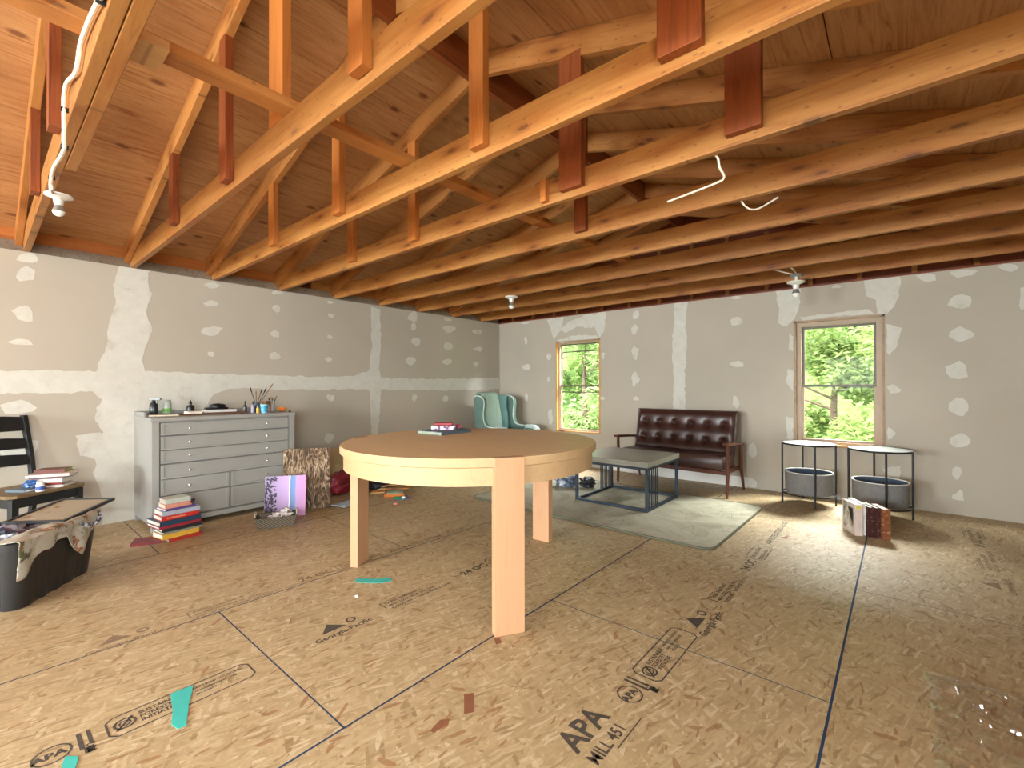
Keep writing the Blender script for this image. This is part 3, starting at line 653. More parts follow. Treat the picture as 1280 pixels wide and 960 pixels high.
bm = B(); tube(bm, smoothpath([(-0.70, 4.80, TOP-0.02), (-0.71, 4.72, TOP+0.0), (-0.72, 4.60, TOP+0.012)]), 0.006, 6); tube(bm, smoothpath([(-0.72, 4.79, TOP-0.02), (-0.78, 4.76, TOP), (-0.85, 4.60, TOP+0.014)]), 0.006, 6)
tag(obj('power_cable', bm, M['cable'], smooth=True), 'two short white wires dropping into the junction box', 'cable')
bm = B(); a = aty(897, 197, 2.15); b = aty(905, 222, 2.2); tube(bm, smoothpath([(a.x-.02, 2.13, a.z+.02), a, (b.x-.01, 2.17, (a.z+b.z)/2), b, (b.x-.06, 2.23, b.z-.005), (b.x-.30, 2.3, b.z+.0)]), 0.005, 6)
tag(obj('power_cable', bm, M['cable'], smooth=True), 'loose white wire hooking below the joist with the broad red posts', 'cable')
bm = B(); a = aty(928, 250, 2.77); b = aty(944, 262, 2.80); tube(bm, smoothpath([(a.x-.02, 2.73, TOP+0.1), (a.x, 2.765, TOP-.002), b, (b.x+0.1, 2.86, b.z+0.06)]), 0.005, 6)
tag(obj('power_cable', bm, M['cable'], smooth=True), 'short white wire end poking below the knotty joist', 'cable')

# ------------------------------------------------------------------ round table
tab = thing('round_table', 'large round maple table on broad plank legs in the room centre', 'table', (-2.022, 1.984, 0))
TZ = 0.811
bm = B(); lathe(bm, [(0.753, TZ-0.03), (0.758, TZ-0.026), (0.758, TZ-0.003), (0.756, TZ)], 128); obj('tabletop', bm, M['maple'], tab, smooth=True)
bm = B(); n = 128
for r, q in ((0.740, 0.715),):
    prof = [(r, TZ-0.13), (r, TZ-0.031)]; inn = [(q, TZ-0.031), (q, TZ-0.13)]
    lathe(bm, prof+inn+[prof[0]], n, cap=False)
obj('apron', bm, M['maple2'], tab, smooth=True)
bm = B(); lathe(bm, [(0.745, TZ-0.045), (0.7600, TZ-0.040), (0.7600, TZ-0.0025), (0.7585, TZ-0.0025), (0.745, TZ-0.046)], 128, cap=False); obj('edge_band', bm, M['maple2'], tab, smooth=True)
for ang in (-31, 90, 210.5):
    a = math.radians(ang)
    bm = B(); bx(bm, (0, -0.0725, -0.025), (TZ+0.0015, 0.0725, 0.025)); 
    R = 0.741
    o = obj('leg', bm, M['leg'], tab, (R*math.cos(a), R*math.sin(a), 0), bevel=0.002)
    o.rotation_euler = (Matrix.Rotation(a, 3, 'Z') @ Matrix.Rotation(-PI/2, 3, 'Y')).to_euler()

def book(l, w, h, mats, label, loc, rotz=0.0, group=None, rot=None, cat='book', name='book'):
    """lying book: l along x (spine along the -y side), w along y, h thick"""
    t = thing(name, label, cat, loc, rotz, group, rot); c = min(0.003, h*0.15)
    bm = B(); bx(bm, (-l/2, -w/2, 0), (l/2, w/2, c)); bx(bm, (-l/2, -w/2, h-c), (l/2, w/2, h)); bx(bm, (-l/2, -w/2, c), (l/2, -w/2+c, h-c)); obj('cover', bm, mats[0], t)
    bm = B(); bx(bm, (-l/2+0.004, -w/2+c, c), (l/2-0.004, w/2-0.005, h-c)); obj('page_block', bm, mats[1], t)
    return t
PG = c_('page_paper', (228, 222, 208), 0.8)
# things on the table
b = book(0.30, 0.24, 0.022, (c_('slate_cover', (84, 98, 108)), c_('green_pages', (150, 160, 140))), 'flat grey hardback book on the far side of the round table', (-2.46, 2.15, TZ+0.0005), math.radians(95))
bm = B(); bx(bm, (-0.085, -0.055, 0), (0.085, 0.055, 0.03), bev=0.006); tag(obj('floral_box', bm, dapple('floral_print', [(196, 170, 196), (228, 220, 226), (120, 80, 110), (214, 190, 210), (90, 90, 96)], 60), None, (-2.475, 2.16, TZ+0.023), (0, 0, 0.8)), 'small lilac floral print box on the grey book', 'box')
bm = B(); bx(bm, (-0.062, -0.04, 0), (0.062, 0.04, 0.018), bev=0.004); tag(obj('red_case', bm, c_('red_case', (150, 30, 40), 0.35), None, (-2.475, 2.16, TZ+0.0535), (0, 0, 0.8)), 'glossy red case on top of the floral box', 'case')
bm = B(); blob(bm, (0, 0, 0.016), (0.03, 0.022, 0.017), 3, 3, 0.15); tag(obj('fabric_scrap', bm, dapple('pink_print', [(190, 90, 110), (230, 200, 205), (140, 60, 80)], 70), None, (-2.43, 2.255, TZ+0.024), smooth=True), 'small pink patterned pouch beside the floral box', 'pouch')

# ------------------------------------------------------------------ plan chest against the left wall
CX, CY0, CY1, CH = -4.43, 0.885, 1.985, 0.895
ch = thing('plan_chest', 'wide grey painted flat-file chest against the left wall', 'chest', (CX, (CY0+CY1)/2, 0))
hw = (CY1-CY0)/2; D = 0.59
bm = B(); bx(bm, (-D, -hw, 0.045), (-0.02, hw, CH-0.03)); obj('body', bm, M['grey'], ch, bevel=0.003)
bm = B(); bx(bm, (-D-0.005, -hw-0.006, CH-0.03), (0.006, hw+0.006, CH), bev=0.004); obj('top', bm, M['grey'], ch)
for y in (-hw, hw-0.05):
    box('corner_post', (-0.03, y, 0.0), (0.0, y+0.05, CH-0.03), M['grey'], ch, bevel=0.003); box('foot', (-D, y, 0.0), (-D+0.05, y+0.05, 0.0445), M['grey'], ch)
box('bottom_rail', (-0.03, -hw+0.05, 0.045), (-0.004, hw-0.05, 0.085), M['grey'], ch, bevel=0.002)
bm = B(); bx(bm, (-0.028, -hw+0.045, 0.085), (-0.0195, hw-0.045, CH-0.04)); obj('drawer_recess', bm, M['greydark'], ch)
bm = B()
for z0_, z1_, y0_, y1_ in ((CH, CH+0.035, -hw, -hw+0.02),): bx(bm, (-D, y0_, z0_), (-0.25, y1_, z1_)); bx(bm, (-D, -hw, z0_), (-D+0.02, hw, z1_))
obj('gallery_rail', bm, M['grey'], ch, bevel=0.003)
zs = [0.852, 0.756, 0.744, 0.637, 0.631, 0.532, 0.520, 0.408, 0.402, 0.278, 0.270, 0.100]
def drawer(y0, y1, z0, z1, knobs):
    bm = B(); bx(bm, (-0.018, y0, z0), (0.0, y1, z0+0.014)); bx(bm, (-0.018, y0, z1-0.014), (0.0, y1, z1)); bx(bm, (-0.018, y0, z0+0.014), (0.0, y0+0.022, z1-0.014)); bx(bm, (-0.018, y1-0.022, z0+0.014), (0.0, y1, z1-0.014)); bx(bm, (-0.018, y0+0.02, z0+0.012), (-0.006, y1-0.02, z1-0.012))
    d = obj('drawer', bm, M['grey'], ch, bevel=0.0015)
    for y in knobs:
        bm = B(); lathe(bm, [(0.004, 0), (0.004, 0.010), (0.008, 0.014), (0.009, 0.019), (0.005, 0.024)], 14, tf((-0.009, y, (z0+z1)/2), (0, PI/2, 0))); obj('knob', bm, M['nickel'], d, smooth=True)
ya, yb = -hw+0.058, hw-0.058
for i in range(4): drawer(ya, yb, zs[2*i+1], zs[2*i], (-0.30, 0.30))
for i in (4, 5): drawer(ya, -0.01, zs[2*i+1], zs[2*i], (-0.30,)); drawer(0.004, yb, zs[2*i+1], zs[2*i], (0.30,))

# art supplies on the chest
def on_chest(u, v, z=CH+0.0005): p = atz(u, v, z); return p
def bottle(label, y, x, r, h, mat, neck=0.35, cap=None, group=None, z=CH+0.0005, name='ink_bottle', cat='bottle'):
    t = thing(name, label, cat, (x, y, z), 0, group)
    bm = B(); lathe(bm, [(r*0.95, 0), (r, 0.004), (r, h*0.55), (r*0.85, h*0.62), (r*neck, h*0.68), (r*neck, h*0.74)], 18); obj('body', bm, mat, t, smooth=True)
    bm = B(); lathe(bm, [(r*neck*1.2, h*0.72), (r*neck*1.15, h*0.80), (r*0.12, h)], 14); obj('cap', bm, cap or mat, t, smooth=True)
    return t
ink = c_('black_ink', (24, 26, 28), 0.3)
bottle('stout black ink bottle near the left end of the chest top', 1.235, -4.80, 0.030, 0.125, ink)
bottle('tall thin black ink bottle in front of the brush pot on the chest', 1.615, -4.62, 0.016, 0.115, ink)
bottle('black bottle with grey label right of the thin black bottle', 1.675, -4.60, 0.017, 0.11, c_('bottle_label', (140, 136, 150), 0.4), cap=ink)
t = thing('spray_bottle', 'dark spray bottle with grey trigger head at the chest left end', 'spray bottle', (-4.86, 0.985, CH+0.012), 0.9)
bm = B(); lathe(bm, [(0.028, 0), (0.03, 0.005), (0.03, 0.085), (0.014, 0.105), (0.012, 0.12)], 18); obj('body', bm, c_('dark_spray', (36, 44, 48), 0.3), t, smooth=True)
bm = B(); bx(bm, (-0.035, -0.012, 0.118), (0.055, 0.012, 0.14), bev=0.004); bx(bm, (0.02, -0.006, 0.085), (0.028, 0.006, 0.12)); obj('trigger_head', bm, c_('grey_plastic', (130, 134, 134), 0.4), t)
t = thing('paint_jar', 'clear jar with green label behind the spray bottle', 'jar', (-4.90, 1.085, CH+0.012))
bm = B(); lathe(bm, [(0.032, 0), (0.035, 0.005), (0.035, 0.09), (0.028, 0.10)], 20); obj('glass', bm, c_('milky_glass', (188, 200, 192), 0.2), t, smooth=True)
bm = B(); lathe(bm, [(0.0355, 0.012), (0.0355, 0.045)], 20, cap=False); obj('jar_label', bm, c_('green_label', (120, 180, 90)), t, smooth=True)
bm = B(); lathe(bm, [(0.03, 0.10), (0.03, 0.118)], 20); obj('lid', bm, c_('grey_lid', (170, 176, 170), 0.4), t, smooth=True)
tag(box('drawing_board', (-0.10, -0.07, 0), (0.10, 0.07, 0.011), c_('pale_board', (196, 184, 160)), None, (-4.72, 1.03, CH+0.0005), (0, 0, 1.3), bevel=0.002), 'small pale board under the spray bottle on the chest', 'board')
tag(box('wooden_tray', (-0.24, -0.13, 0), (0.24, 0.13, 0.014), c_('brown_tray', (100, 66, 46)), None, (-4.72, 1.39, CH+0.0005), (0, 0, PI/2), bevel=0.003), 'flat brown wooden tray in the middle of the chest top', 'tray')
book(0.10, 0.14, 0.018, (c_('cream_cover', (224, 216, 198)), PG), 'small cream notebook at the tray left corner', (-4.66, 1.215, CH+0.015), PI/2)
book(0.26, 0.17, 0.022, (c_('white_cover', (226, 224, 218)), PG), 'white sketch pad on the brown tray', (-4.78, 1.44, CH+0.015), PI/2)
bm = B(); bx(bm, (-0.09, -0.035, 0), (0.09, 0.035, 0.02), bev=0.008); blob(bm, (0.01, 0, 0.03), (0.07, 0.035, 0.025), 2, 3, 0.1); tag(obj('brush_roll', bm, ink, None, (-4.78, 1.43, CH+0.037), (0, 0, PI/2), smooth=True), 'black cloth roll lying on the white sketch pad', 'cloth roll')
def brushpot(label, x, y, r, h, mat, brushes, seed, cols, gl=None):
    t = thing('brush_pot', label, 'pot', (x, y, CH+0.0005)); R_ = random.Random(seed)
    bm = B(); lathe(bm, [(r*0.9, 0), (r, 0.004), (r*1.03, h), (r*0.93, h), (r*0.9, 0.006), (0.001, 0.006)], 20); obj('pot', bm, mat, t, smooth=True)
    for i, (dx, dy, dz) in enumerate(brushes):
        b_ = thing('paint_brush', gl[i], 'brush', (x, y, CH+0.008), 0, 'brushes standing in pots on the chest')
        d = Vector((dx, dy, dz)); s_ = Vector((-dx, -dy, 0)).normalized()*r*0.5
        bm = B(); tube(bm, [s_, s_+d*0.75], [0.0025, 0.0035], 6); obj('handle', bm, cols[i % len(cols)], b_)
        bm = B(); tube(bm, [s_+d*0.75, s_+d*0.85, s_+d*0.93, s_+d], [0.0035, 0.006, 0.006, 0.001], 6); obj('bristles', bm, ink if i % 2 == 0 else c_('tan_bristle', (150, 110, 70)), b_)
    return t
brushpot('short dark pot of long brushes near the middle right of the chest', -4.66, 1.725, 0.030, 0.09, c_('dark_pot', (70, 82, 92), 0.4), [(0, -0.07, 0.24), (0.01, -0.005, 0.20), (0.03, 0.06, 0.22), (0, 0.17, 0.27), (-0.03, 0.12, 0.23)], 1, [c_('dark_handle', (60, 46, 36)), c_('wood_handle', (120, 84, 52))],
  ['long dark brush leaning left in the left pot', 'upright brush in the left pot', 'brush with thick round black tip in the left pot', 'longest brush leaning far right from the left pot', 'twig brown brush leaning right in the left pot'])
brushpot('clear glass pot of short brushes near the chest right end', -4.70, 1.885+0.0, 0.027, 0.085, M['clear'], [(0, -0.045, 0.13), (0, -0.02, 0.14), (0, 0.02, 0.13), (0, 0.06, 0.15), (0.02, 0.04, 0.12)], 2, [c_('dark_handle', (60, 46, 36)), c_('blue_handle', (90, 130, 150)), c_('green_handle', (60, 90, 70))],
  ['short brush leaning left in the glass pot', 'short blue-grey brush in the glass pot', 'short upright brush in the glass pot', 'short brush leaning right in the glass pot', 'short green brush at the front of the glass pot'])
t = thing('paint_tub', 'bright blue paint tub with white marks beside the brush pot', 'tub', (-4.52, 1.745, CH+0.0005))
bm = B(); lathe(bm, [(0.026, 0), (0.031, 0.07)], 16); obj('tub', bm, dapple('blue_splash', [(70, 150, 200), (90, 180, 220), (210, 230, 236)], 50), t, smooth=True)
bm = B(); lathe(bm, [(0.033, 0.07), (0.033, 0.08)], 16); obj('lid', bm, c_('lightblue_lid', (150, 196, 214)), t, smooth=True)
bottle('small yellow paint bottle left of the blue tub', 1.70, -4.55, 0.014, 0.075, c_('yellow_paint', (226, 180, 60), 0.4), cap=c_('white_cap', (230, 230, 226)), name='paint_bottle')
t = thing('jelly_jar', 'squat clear jar of pinkish liquid under the small brown carton', 'jar', (-4.66, 1.825-0.005, CH+0.0005))
bm = B(); lathe(bm, [(0.036, 0), (0.039, 0.005), (0.039, 0.055), (0.036, 0.062)], 20); obj('glass', bm, c_('peach_glass', (190, 160, 142), 0.2), t, smooth=True)
tag(box('small_carton', (-0.026, -0.026, 0), (0.026, 0.026, 0.045), c_('brown_carton', (124, 90, 56)), None, (-4.66, 1.82, CH+0.063), (0, 0, 0.3), bevel=0.002), 'small brown cube carton on top of the squat jar', 'carton')
bm = B(); blob(bm, (0, 0, 0.022), (0.045, 0.03, 0.022), 8, 3, 0.12); tag(obj('orange_sponge', bm, dapple('orange_stripes', [(230, 150, 60), (244, 206, 140), (214, 120, 50)], 45), None, (-4.62, 1.945, CH+0.0015), (0, 0, 0.6), smooth=True), 'orange and cream sponge at the chest right corner', 'sponge')
bm = B(); lathe(bm, [(0.009, 0), (0.011, 0.004), (0.009, 0.012), (0.003, 0.016)], 12); tag(obj('bottle_cap', bm, ink, None, (-4.47, 1.955, CH+0.0005), smooth=True), 'tiny black cap on the chest front right corner', 'cap')

# books stacked on the floor in front of the chest
cols = [('red', (176, 48, 40)), ('maroon', (120, 36, 42)), ('yellow', (222, 172, 60)), ('grey_green', (140, 144, 126)), ('black', (36, 36, 40)), ('dark_red', (150, 40, 56)), ('navy', (34, 66, 92)), ('scarlet', (200, 44, 40)), ('pale_blue', (172, 182, 198)), ('peach', (216, 150, 130)), ('green_white', (196, 206, 196)), ('violet', (90, 70, 140))]
lab = ['red paperback at the bottom of the floor stack', 'maroon hardback sticking out left at the bottom of the floor stack', 'yellow spined book near the bottom of the floor stack', 'grey green book above the yellow one in the floor stack', 'black spined book in the middle of the floor stack', 'dark red book under the navy one in the floor stack', 'navy spined book in the middle of the floor stack', 'scarlet book with pale lettering in the floor stack', 'pale blue book above the scarlet one in the floor stack', 'peach pink book near the top of the floor stack', 'pale green and white book on top of the floor stack', 'violet cover book under the peach one in the floor stack']
BR = math.radians(97)
stack = [(0, 0.22, 0.16, 0.016, 0.0, 0.02, 0.04), (2, 0.24, 0.17, 0.026, 0.04, 0.005, 0.01), (3, 0.25, 0.19, 0.013, 0.02, 0.0, 0.02), (4, 0.26, 0.20, 0.018, -0.03, 0.01, 0.02), (5, 0.27, 0.21, 0.014, 0.02, 0.005, 0.0), (6, 0.27, 0.21, 0.022, 0.05, 0.0, 0.0), (7, 0.24, 0.16, 0.022, 0.0, 0.005, 0.01), (8, 0.24, 0.18, 0.022, -0.04, -0.01, 0.02), (11, 0.20, 0.15, 0.012, 0.06, 0.0, 0.01), (9, 0.17, 0.13, 0.022, 0.0, 0.015, 0.0), (10, 0.16, 0.12, 0.024, 0.03, 0.012, 0.0)]
z = 0.0015; G = 'books stacked on the floor by the chest'; sx, sy = -4.185, 0.975
for ci, l, w_, h, dr, dx, dy in stack:
    h *= 1.42
    nm, c = cols[ci]; t = book(l, w_, h, (c_('book_'+nm, c, 0.45), PG), lab[ci], (sx+dx, sy+dy, z), BR+dr, G); z += h+0.0008
    if ci == 7:
        bm = B(); add_text(bm, 'THE COLOR BOOK', 0.014, -0.09, 0.0, 0.0004)
        obj('spine_lettering', bm, c_('gilt', (236, 200, 150)), t, (0, -w_/2-0.0004, h/2-0.005), (PI/2, 0, 0))
book(0.20, 0.14, 0.020, (c_('book_maroon', (120, 36, 42), 0.45), PG), lab[1], (-4.20, 0.83, 0.0015), math.radians(70), G)
bm = B(); tube(bm, smoothpath([(-0.03, 0, 0), (0, 0.02, 0.012), (0.03, 0, 0.0), (0.0, -0.03, 0.01), (0.05, -0.01, 0.004)]), 0.006, 8); tag(obj('eyeglasses_case', bm, c_('dark_strap', (56, 44, 44)), None, (-4.155, 1.075, 0.26), (0, 0, 0), smooth=True), 'dark strap bundle on the right end of the floor stack', 'strap')

# wicker basket with scraps, in front of the purple canvas
wb = thing('wicker_basket', 'small dark wicker basket on the floor by the purple canvas', 'basket', (-3.90, 1.60, 0.0015), math.radians(65))
def wicker():
    t = NT('dark_wicker'); n = t.new('ShaderNodeTexWave', bands_direction='DIAGONAL'); t.link(t.coord((26, 26, 44), rnd=False), n.inputs['Vector']); n.inputs['Scale'].default_value = 1
    t.col(t.ramp(n.outputs['Fac'], [(0.2, L((62, 56, 46))), (0.7, L((128, 118, 100)))])); t.bump(n.outputs['Fac'], 0.6, 0.01); t.set(0.8); return t.m
M['wicker'] = wicker()
bm = B(); a0, b0, a1, b1, h = 0.125, 0.075, 0.15, 0.095, 0.085
def quadring(bm, a, b, z): return [bm.verts.new(p) for p in ((-a, -b, z), (a, -b, z), (a, b, z), (-a, b, z))]
R1, R2, R3, R4 = quadring(bm, a0, b0, 0), quadring(bm, a1, b1, h), quadring(bm, a1-0.012, b1-0.012, h), quadring(bm, a0-0.012, b0-0.012, 0.01)
for p, q in ((R1, R2), (R2, R3), (R3, R4)):
    for i in range(4): bm.faces.new((p[i], p[(i+1) % 4], q[(i+1) % 4], q[i]))
bm.faces.new(R4); bm.faces.new(list(reversed(R1))); obj('basket_body', bm, M['wicker'], wb, bevel=0.004)
bm = B(); tube(bm, [(a1*math.cos(t_)*x_, b1*math.sin(t_)*y_, h) for t_, x_, y_ in []] or [(-a1, -b1, h), (a1, -b1, h), (a1, b1, h), (-a1, b1, h), (-a1, -b1, h)], 0.007, 8); obj('rim', bm, M['wicker'], wb, smooth=True)
for s in (-1, 1):
    bm = B(); tube(bm, [(s*a1, 0.045*math.cos(q*PI/8), h+0.04*math.sin(q*PI/8)) for q in range(9)], 0.005, 8); obj('handle', bm, c_('pale_wicker', (176, 166, 150)), wb, smooth=True)
bm = B(); blob(bm, (0.04, 0.0, 0.075), (0.075, 0.06, 0.03), 4, 4, 0.35, 4); blob(bm, (0.07, 0.02, 0.11), (0.035, 0.03, 0.022), 5, 3, 0.3)
tag(obj('paper_scraps', bm, stained('scrap_paper', (214, 208, 204), [(150, 140, 150), (120, 104, 110)], 30, 0.55), None, (-3.90, 1.60, 0.003), (0, 0, math.radians(65)), smooth=True), 'crumpled white paper in the wicker basket', 'paper')

# canvases
def canvas(name, label, w, h, loc, rotz, lean, mat, t_=0.03):
    t = thing(name, label, 'painting', loc, group=None, rot=(0, 0, rotz)); t.rotation_euler = (lean, 0, rotz)
    bm = B(); bx(bm, (-w/2, 0.002, 0), (w/2, t_, h), bev=0.002); obj('stretched_canvas', bm, c_('canvas_edge', (206, 196, 182)), t)
    bm = B(); bx(bm, (-w/2, -0.0005, 0), (w/2, 0.0025, h)); obj('painted_face', bm, mat, t)
    return t
cv = canvas('canvas_painting', 'brown painting of tangled roots leaning behind the purple canvas', 0.40, 0.56, (-4.19, 1.985, 0.004), math.radians(60), math.radians(-8), M['roots'])
# painted roots in relief
bm = B(); rr = random.Random(5)
for i in range(18):
    x0 = rr.uniform(-0.19, 0.19); z0_ = rr.uniform(0.25, 0.55) if i < 20 else rr.uniform(0.02, 0.2); pts = []
    x, zz = x0, z0_; dx = rr.uniform(-0.5, 0.5) if i < 20 else rr.uniform(-2, 2)
    for k in range(7):
        pts.append((min(max(x, -0.192), 0.192), -0.001, min(max(zz, 0.01), 0.552))); x += dx*0.03+rr.uniform(-0.012, 0.012); zz -= 0.035 if i < 20 else rr.uniform(-0.012, 0.012)
    tube(bm, pts, [0.0012+0.0022*rr.random() for _ in pts], 5)
for v in bm.verts: v.co.y = -0.001+(v.co.y+0.001)*0.15
obj('painted_roots', bm, c_('root_highlight', (158, 134, 104)), cv)
def purplemat():
    t = NT('purple_painting'); tc = t.new('ShaderNodeTexCoord'); sp_ = t.new('ShaderNodeSeparateXYZ'); t.link(tc.outputs['Object'], sp_.inputs[0])
    n = t.noise(t.coord((1, 1, 1), rnd=False), 12, 3); x = t.math('ADD', sp_.outputs[0], t.math('MULTIPLY', t.math('SUBTRACT', n, 0.5), 0.02))
    x = t.math('ADD', t.math('DIVIDE', x, 0.33), 0.5)
    t.col(t.ramp(x, [(0.0, L((156, 140, 176))), (0.5, L((186, 156, 204))), (0.585, L((190, 160, 206))), (0.59, L((230, 228, 240))), (0.61, L((230, 228, 240))), (0.62, L((104, 134, 186))), (0.74, L((120, 150, 196))), (0.76, L((190, 150, 200))), (1.0, L((196, 140, 190)))])); t.set(0.55); return t.m
cp = canvas('canvas_painting', 'purple canvas with blue stripe and black leaves leaning on the chest', 0.33, 0.35, (-4.10, 1.75, 0.004), math.radians(56), math.radians(-9), purplemat())
bm = B(); rr = random.Random(9)
for i in range(150):
    x = -0.16+0.09*rr.random()**1.1; zz = rr.uniform(0.01, 0.34); a = rr.uniform(0, 2*PI); l = rr.uniform(0.02, 0.036)
    d = Vector((math.cos(a), 0, math.sin(a)))*l; nn = Vector((-d.z, 0, d.x))*0.22; c = Vector((x, -0.002-0.00001*i, zz))
    q = [c-d*.5, c+nn, c+d*.5, c-nn]
    for p in q: p.x = min(max(p.x, -0.163), 0.163); p.z = min(max(p.z, 0.002), 0.348)
    bm.faces.new([bm.verts.new(p) for p in q])
obj('painted_leaves', bm, c_('leaf_black', (56, 46, 66)), cp)
cg = canvas('canvas_board', 'tan and green board leaning on the left wall behind the red bag', 0.36, 0.44, (-4.82, 2.60, 0.004), math.radians(85), math.radians(-12), stained('tan_green', (190, 166, 120), [(150, 160, 110), (206, 186, 140)], 4))
# red bag, black bag, white box
bm = B(); blob(bm, (0, 0, 0.12), (0.10, 0.13, 0.13), 1, 4, 0.14, 2.2); rb = obj('backpack_body', bm, c_('red_nylon', (124, 26, 36), 0.5), None, (-4.50, 2.50, 0.0), (0, 0, 0.3), smooth=True)
rb.name = 'red_backpack'; tag(rb, 'dark red fabric bag slumped behind the brown painting', 'bag')
bm = B(); tube(bm, [(0.09, -0.09, 0.12), (0.12, -0.03, 0.15), (0.125, 0.05, 0.14), (0.10, 0.11, 0.12)], 0.008, 6); obj('strap', bm, c_('dark_red_strap', (84, 18, 26)), rb, smooth=True)
t = thing('white_bin', 'white plastic box against the wall behind the table leg', 'box', (-4.78, 3.02, 0.0015), math.radians(4))
bm = B(); bx(bm, (-0.14, -0.20, 0), (0.14, 0.20, 0.50), bev=0.012); obj('bin_body', bm, c_('cool_white', (200, 206, 208), 0.4), t)
bm = B(); tube(bm, [(0.145, -0.16, 0.30), (0.155, -0.1, 0.30), (0.155, 0.02, 0.30), (0.145, 0.06, 0.30)], 0.016, 8); obj('grip', bm, c_('grip_grey', (110, 104, 98)), t, smooth=True)
bm = B(); blob(bm, (0, 0, 0.075), (0.14, 0.20, 0.085), 6, 4, 0.18, 2); tag(obj('black_bag', bm, c_('black_nylon', (26, 26, 30), 0.5), None, (-4.42, 2.86, 0), (0, 0, 0.1), smooth=True), 'black bag on the floor between the red bag and the table leg', 'bag')
bm = B(); blob(bm, (0, 0, 0.05), (0.10, 0.13, 0.06), 12, 4, 0.25, 2.5); tag(obj('grey_bag', bm, c_('dark_grey_cloth', (74, 74, 80), 0.8), None, (-4.50, 3.40, 0), (0, 0, 0.1), smooth=True), 'dark grey bundle behind the wooden stretcher bars', 'bundle')
tag(obj('white_tissue', (lambda b_: (blob(b_, (0, 0, 0.045), (0.07, 0.09, 0.055), 21, 3, 0.2, 2.5), b_)[1])(B()), c_('tissue_white', (214, 218, 208)), None, (-4.40, 3.18, 0.03), smooth=True), 'crumpled pale plastic bag on the wooden bars', 'plastic bag')
bm = B(); grid(bm, 22, 16, lambda a, b_: Vector(((a-.5)*0.17, (b_-.5)*0.26, 0.008+0.014*abs(noise.noise(Vector((a*5, b_*6, 2)))))))
tag(obj('crumpled_cloth', bm, stained('pale_blue_cloth', (176, 190, 204), [(120, 120, 120), (220, 224, 230)], 18), None, (-4.07, 2.33, 0.002), (0, 0, 0.3), smooth=True, thick=0.003), 'pale blue crumpled cloth on the floor by the brown painting', 'cloth')
rr = random.Random(3); G = 'loose wooden stretcher bars on the floor'
bars = [(-4.20, 2.84, 0.30, 1.0, 'pale', 'lowest pale wooden bar behind the table leg'), (-4.28, 2.92, 0.34, 1.15, 'postlight', 'amber wooden bar crossing the lowest pale one'), (-4.22, 2.96, 0.36, 0.9, 'pale', 'long pale wooden bar in the middle of the wood pile'), (-4.16, 3.00, 0.26, 1.3, 'joist', 'orange wooden bar at the front of the wood pile'), (-4.30, 3.05, 0.34, 1.05, 'pale', 'pale wooden bar at the back of the wood pile'), (-4.12, 2.93, 0.24, 0.75, 'joist', 'short orange bar under the green paper'), (-4.24, 2.98, 0.30, 1.4, 'pale', 'topmost pale bar of the wood pile')]
z = 0.002
for i, (x, y, l, a, mk, lb) in enumerate(bars):
    tag(box('stretcher_bar', (-l/2, -0.016, 0), (l/2, 0.016, 0.016), M[mk], None, (x, y, z), (0, 0, a), bevel=0.002), lb, 'wooden bar', G); z += 0.0165 if i % 2 else 0.0005
tag(box('supply_tray', (-0.10, -0.07, 0), (0.10, 0.07, 0.03), c_('orange_wood', (206, 120, 50)), None, (-4.02, 2.83, 0.002), (0, 0, 0.95), bevel=0.004), 'orange wooden tray in front of the wood pile', 'tray')
bm = B(); bx(bm, (-0.085, -0.055, 0), (0.085, 0.055, 0.006)); tag(obj('green_paper', bm, c_('sage_paper', (160, 180, 150)), None, (-4.02, 2.84, 0.034), (0.0, 0, 0.9)), 'sage green paper on the orange tray', 'paper')
t = thing('marker_pen', 'thick green marker with white cap on the floor', 'marker', (-3.86, 2.77, 0.014), math.radians(55))
bm = B(); lathe(bm, [(0.012, -0.05), (0.014, -0.045), (0.014, 0.03)], 12, tf((0, 0, 0), (0, PI/2, 0))); obj('barrel', bm, c_('marker_green', (24, 120, 66), 0.35), t, smooth=True)
bm = B(); lathe(bm, [(0.0145, 0.03), (0.0145, 0.06), (0.01, 0.065)], 12, tf((0, 0, 0), (0, PI/2, 0))); obj('cap', bm, c_('white_cap', (230, 230, 226)), t, smooth=True)
tag(box('blue_paper', (-0.07, -0.09, 0), (0.07, 0.09, 0.004), c_('muted_blue', (110, 120, 150)), None, (-3.88, 2.82, 0.002), (0, 0, 1.1)), 'muted blue card under the green marker', 'card')
bm = B(); blob(bm, (0, 0, 0.012), (0.03, 0.02, 0.012), 5, 2, 0.2); tag(obj('pink_eraser', bm, c_('pink', (196, 130, 120)), None, (-3.70, 2.62, 0), smooth=True), 'small pinkish scrap on the floor in front of the marker', 'scrap')

# ------------------------------------------------------------------ black chair at the left with books on it
cr = math.atan2(0.52, 0.85); cc = Vector((-4.38-4.612, 0.153+0.534, 0))/2 + Vector((-0.85, -0.52, 0))*0.21
ck = thing('ladder_back_chair', 'black ladder-back chair with worn brown seat at the left edge', 'chair', (cc.x, cc.y, 0), cr)
SZ = 0.43
bm = B(); prism(bm, [(-0.20, -0.19), (0.17, -0.235), (0.215, -0.20), (0.22, 0.20), (0.18, 0.235), (-0.20, 0.19)], SZ-0.022, SZ); obj('seat', bm, M['seatwood'], ck, bevel=0.005)
bm = B(); prism(bm, [(-0.195, -0.17), (0.19, -0.205), (0.19, 0.205), (-0.195, 0.17)], SZ-0.09, SZ-0.023); obj('apron', bm, M['blackpaint'], ck, bevel=0.002)
for y in (-0.195, 0.195):
    bm = B(); bx(bm, (0.155, y-0.02, 0), (0.195, y+0.02, SZ-0.03)); obj('leg', bm, M['blackpaint'], ck, bevel=0.003)
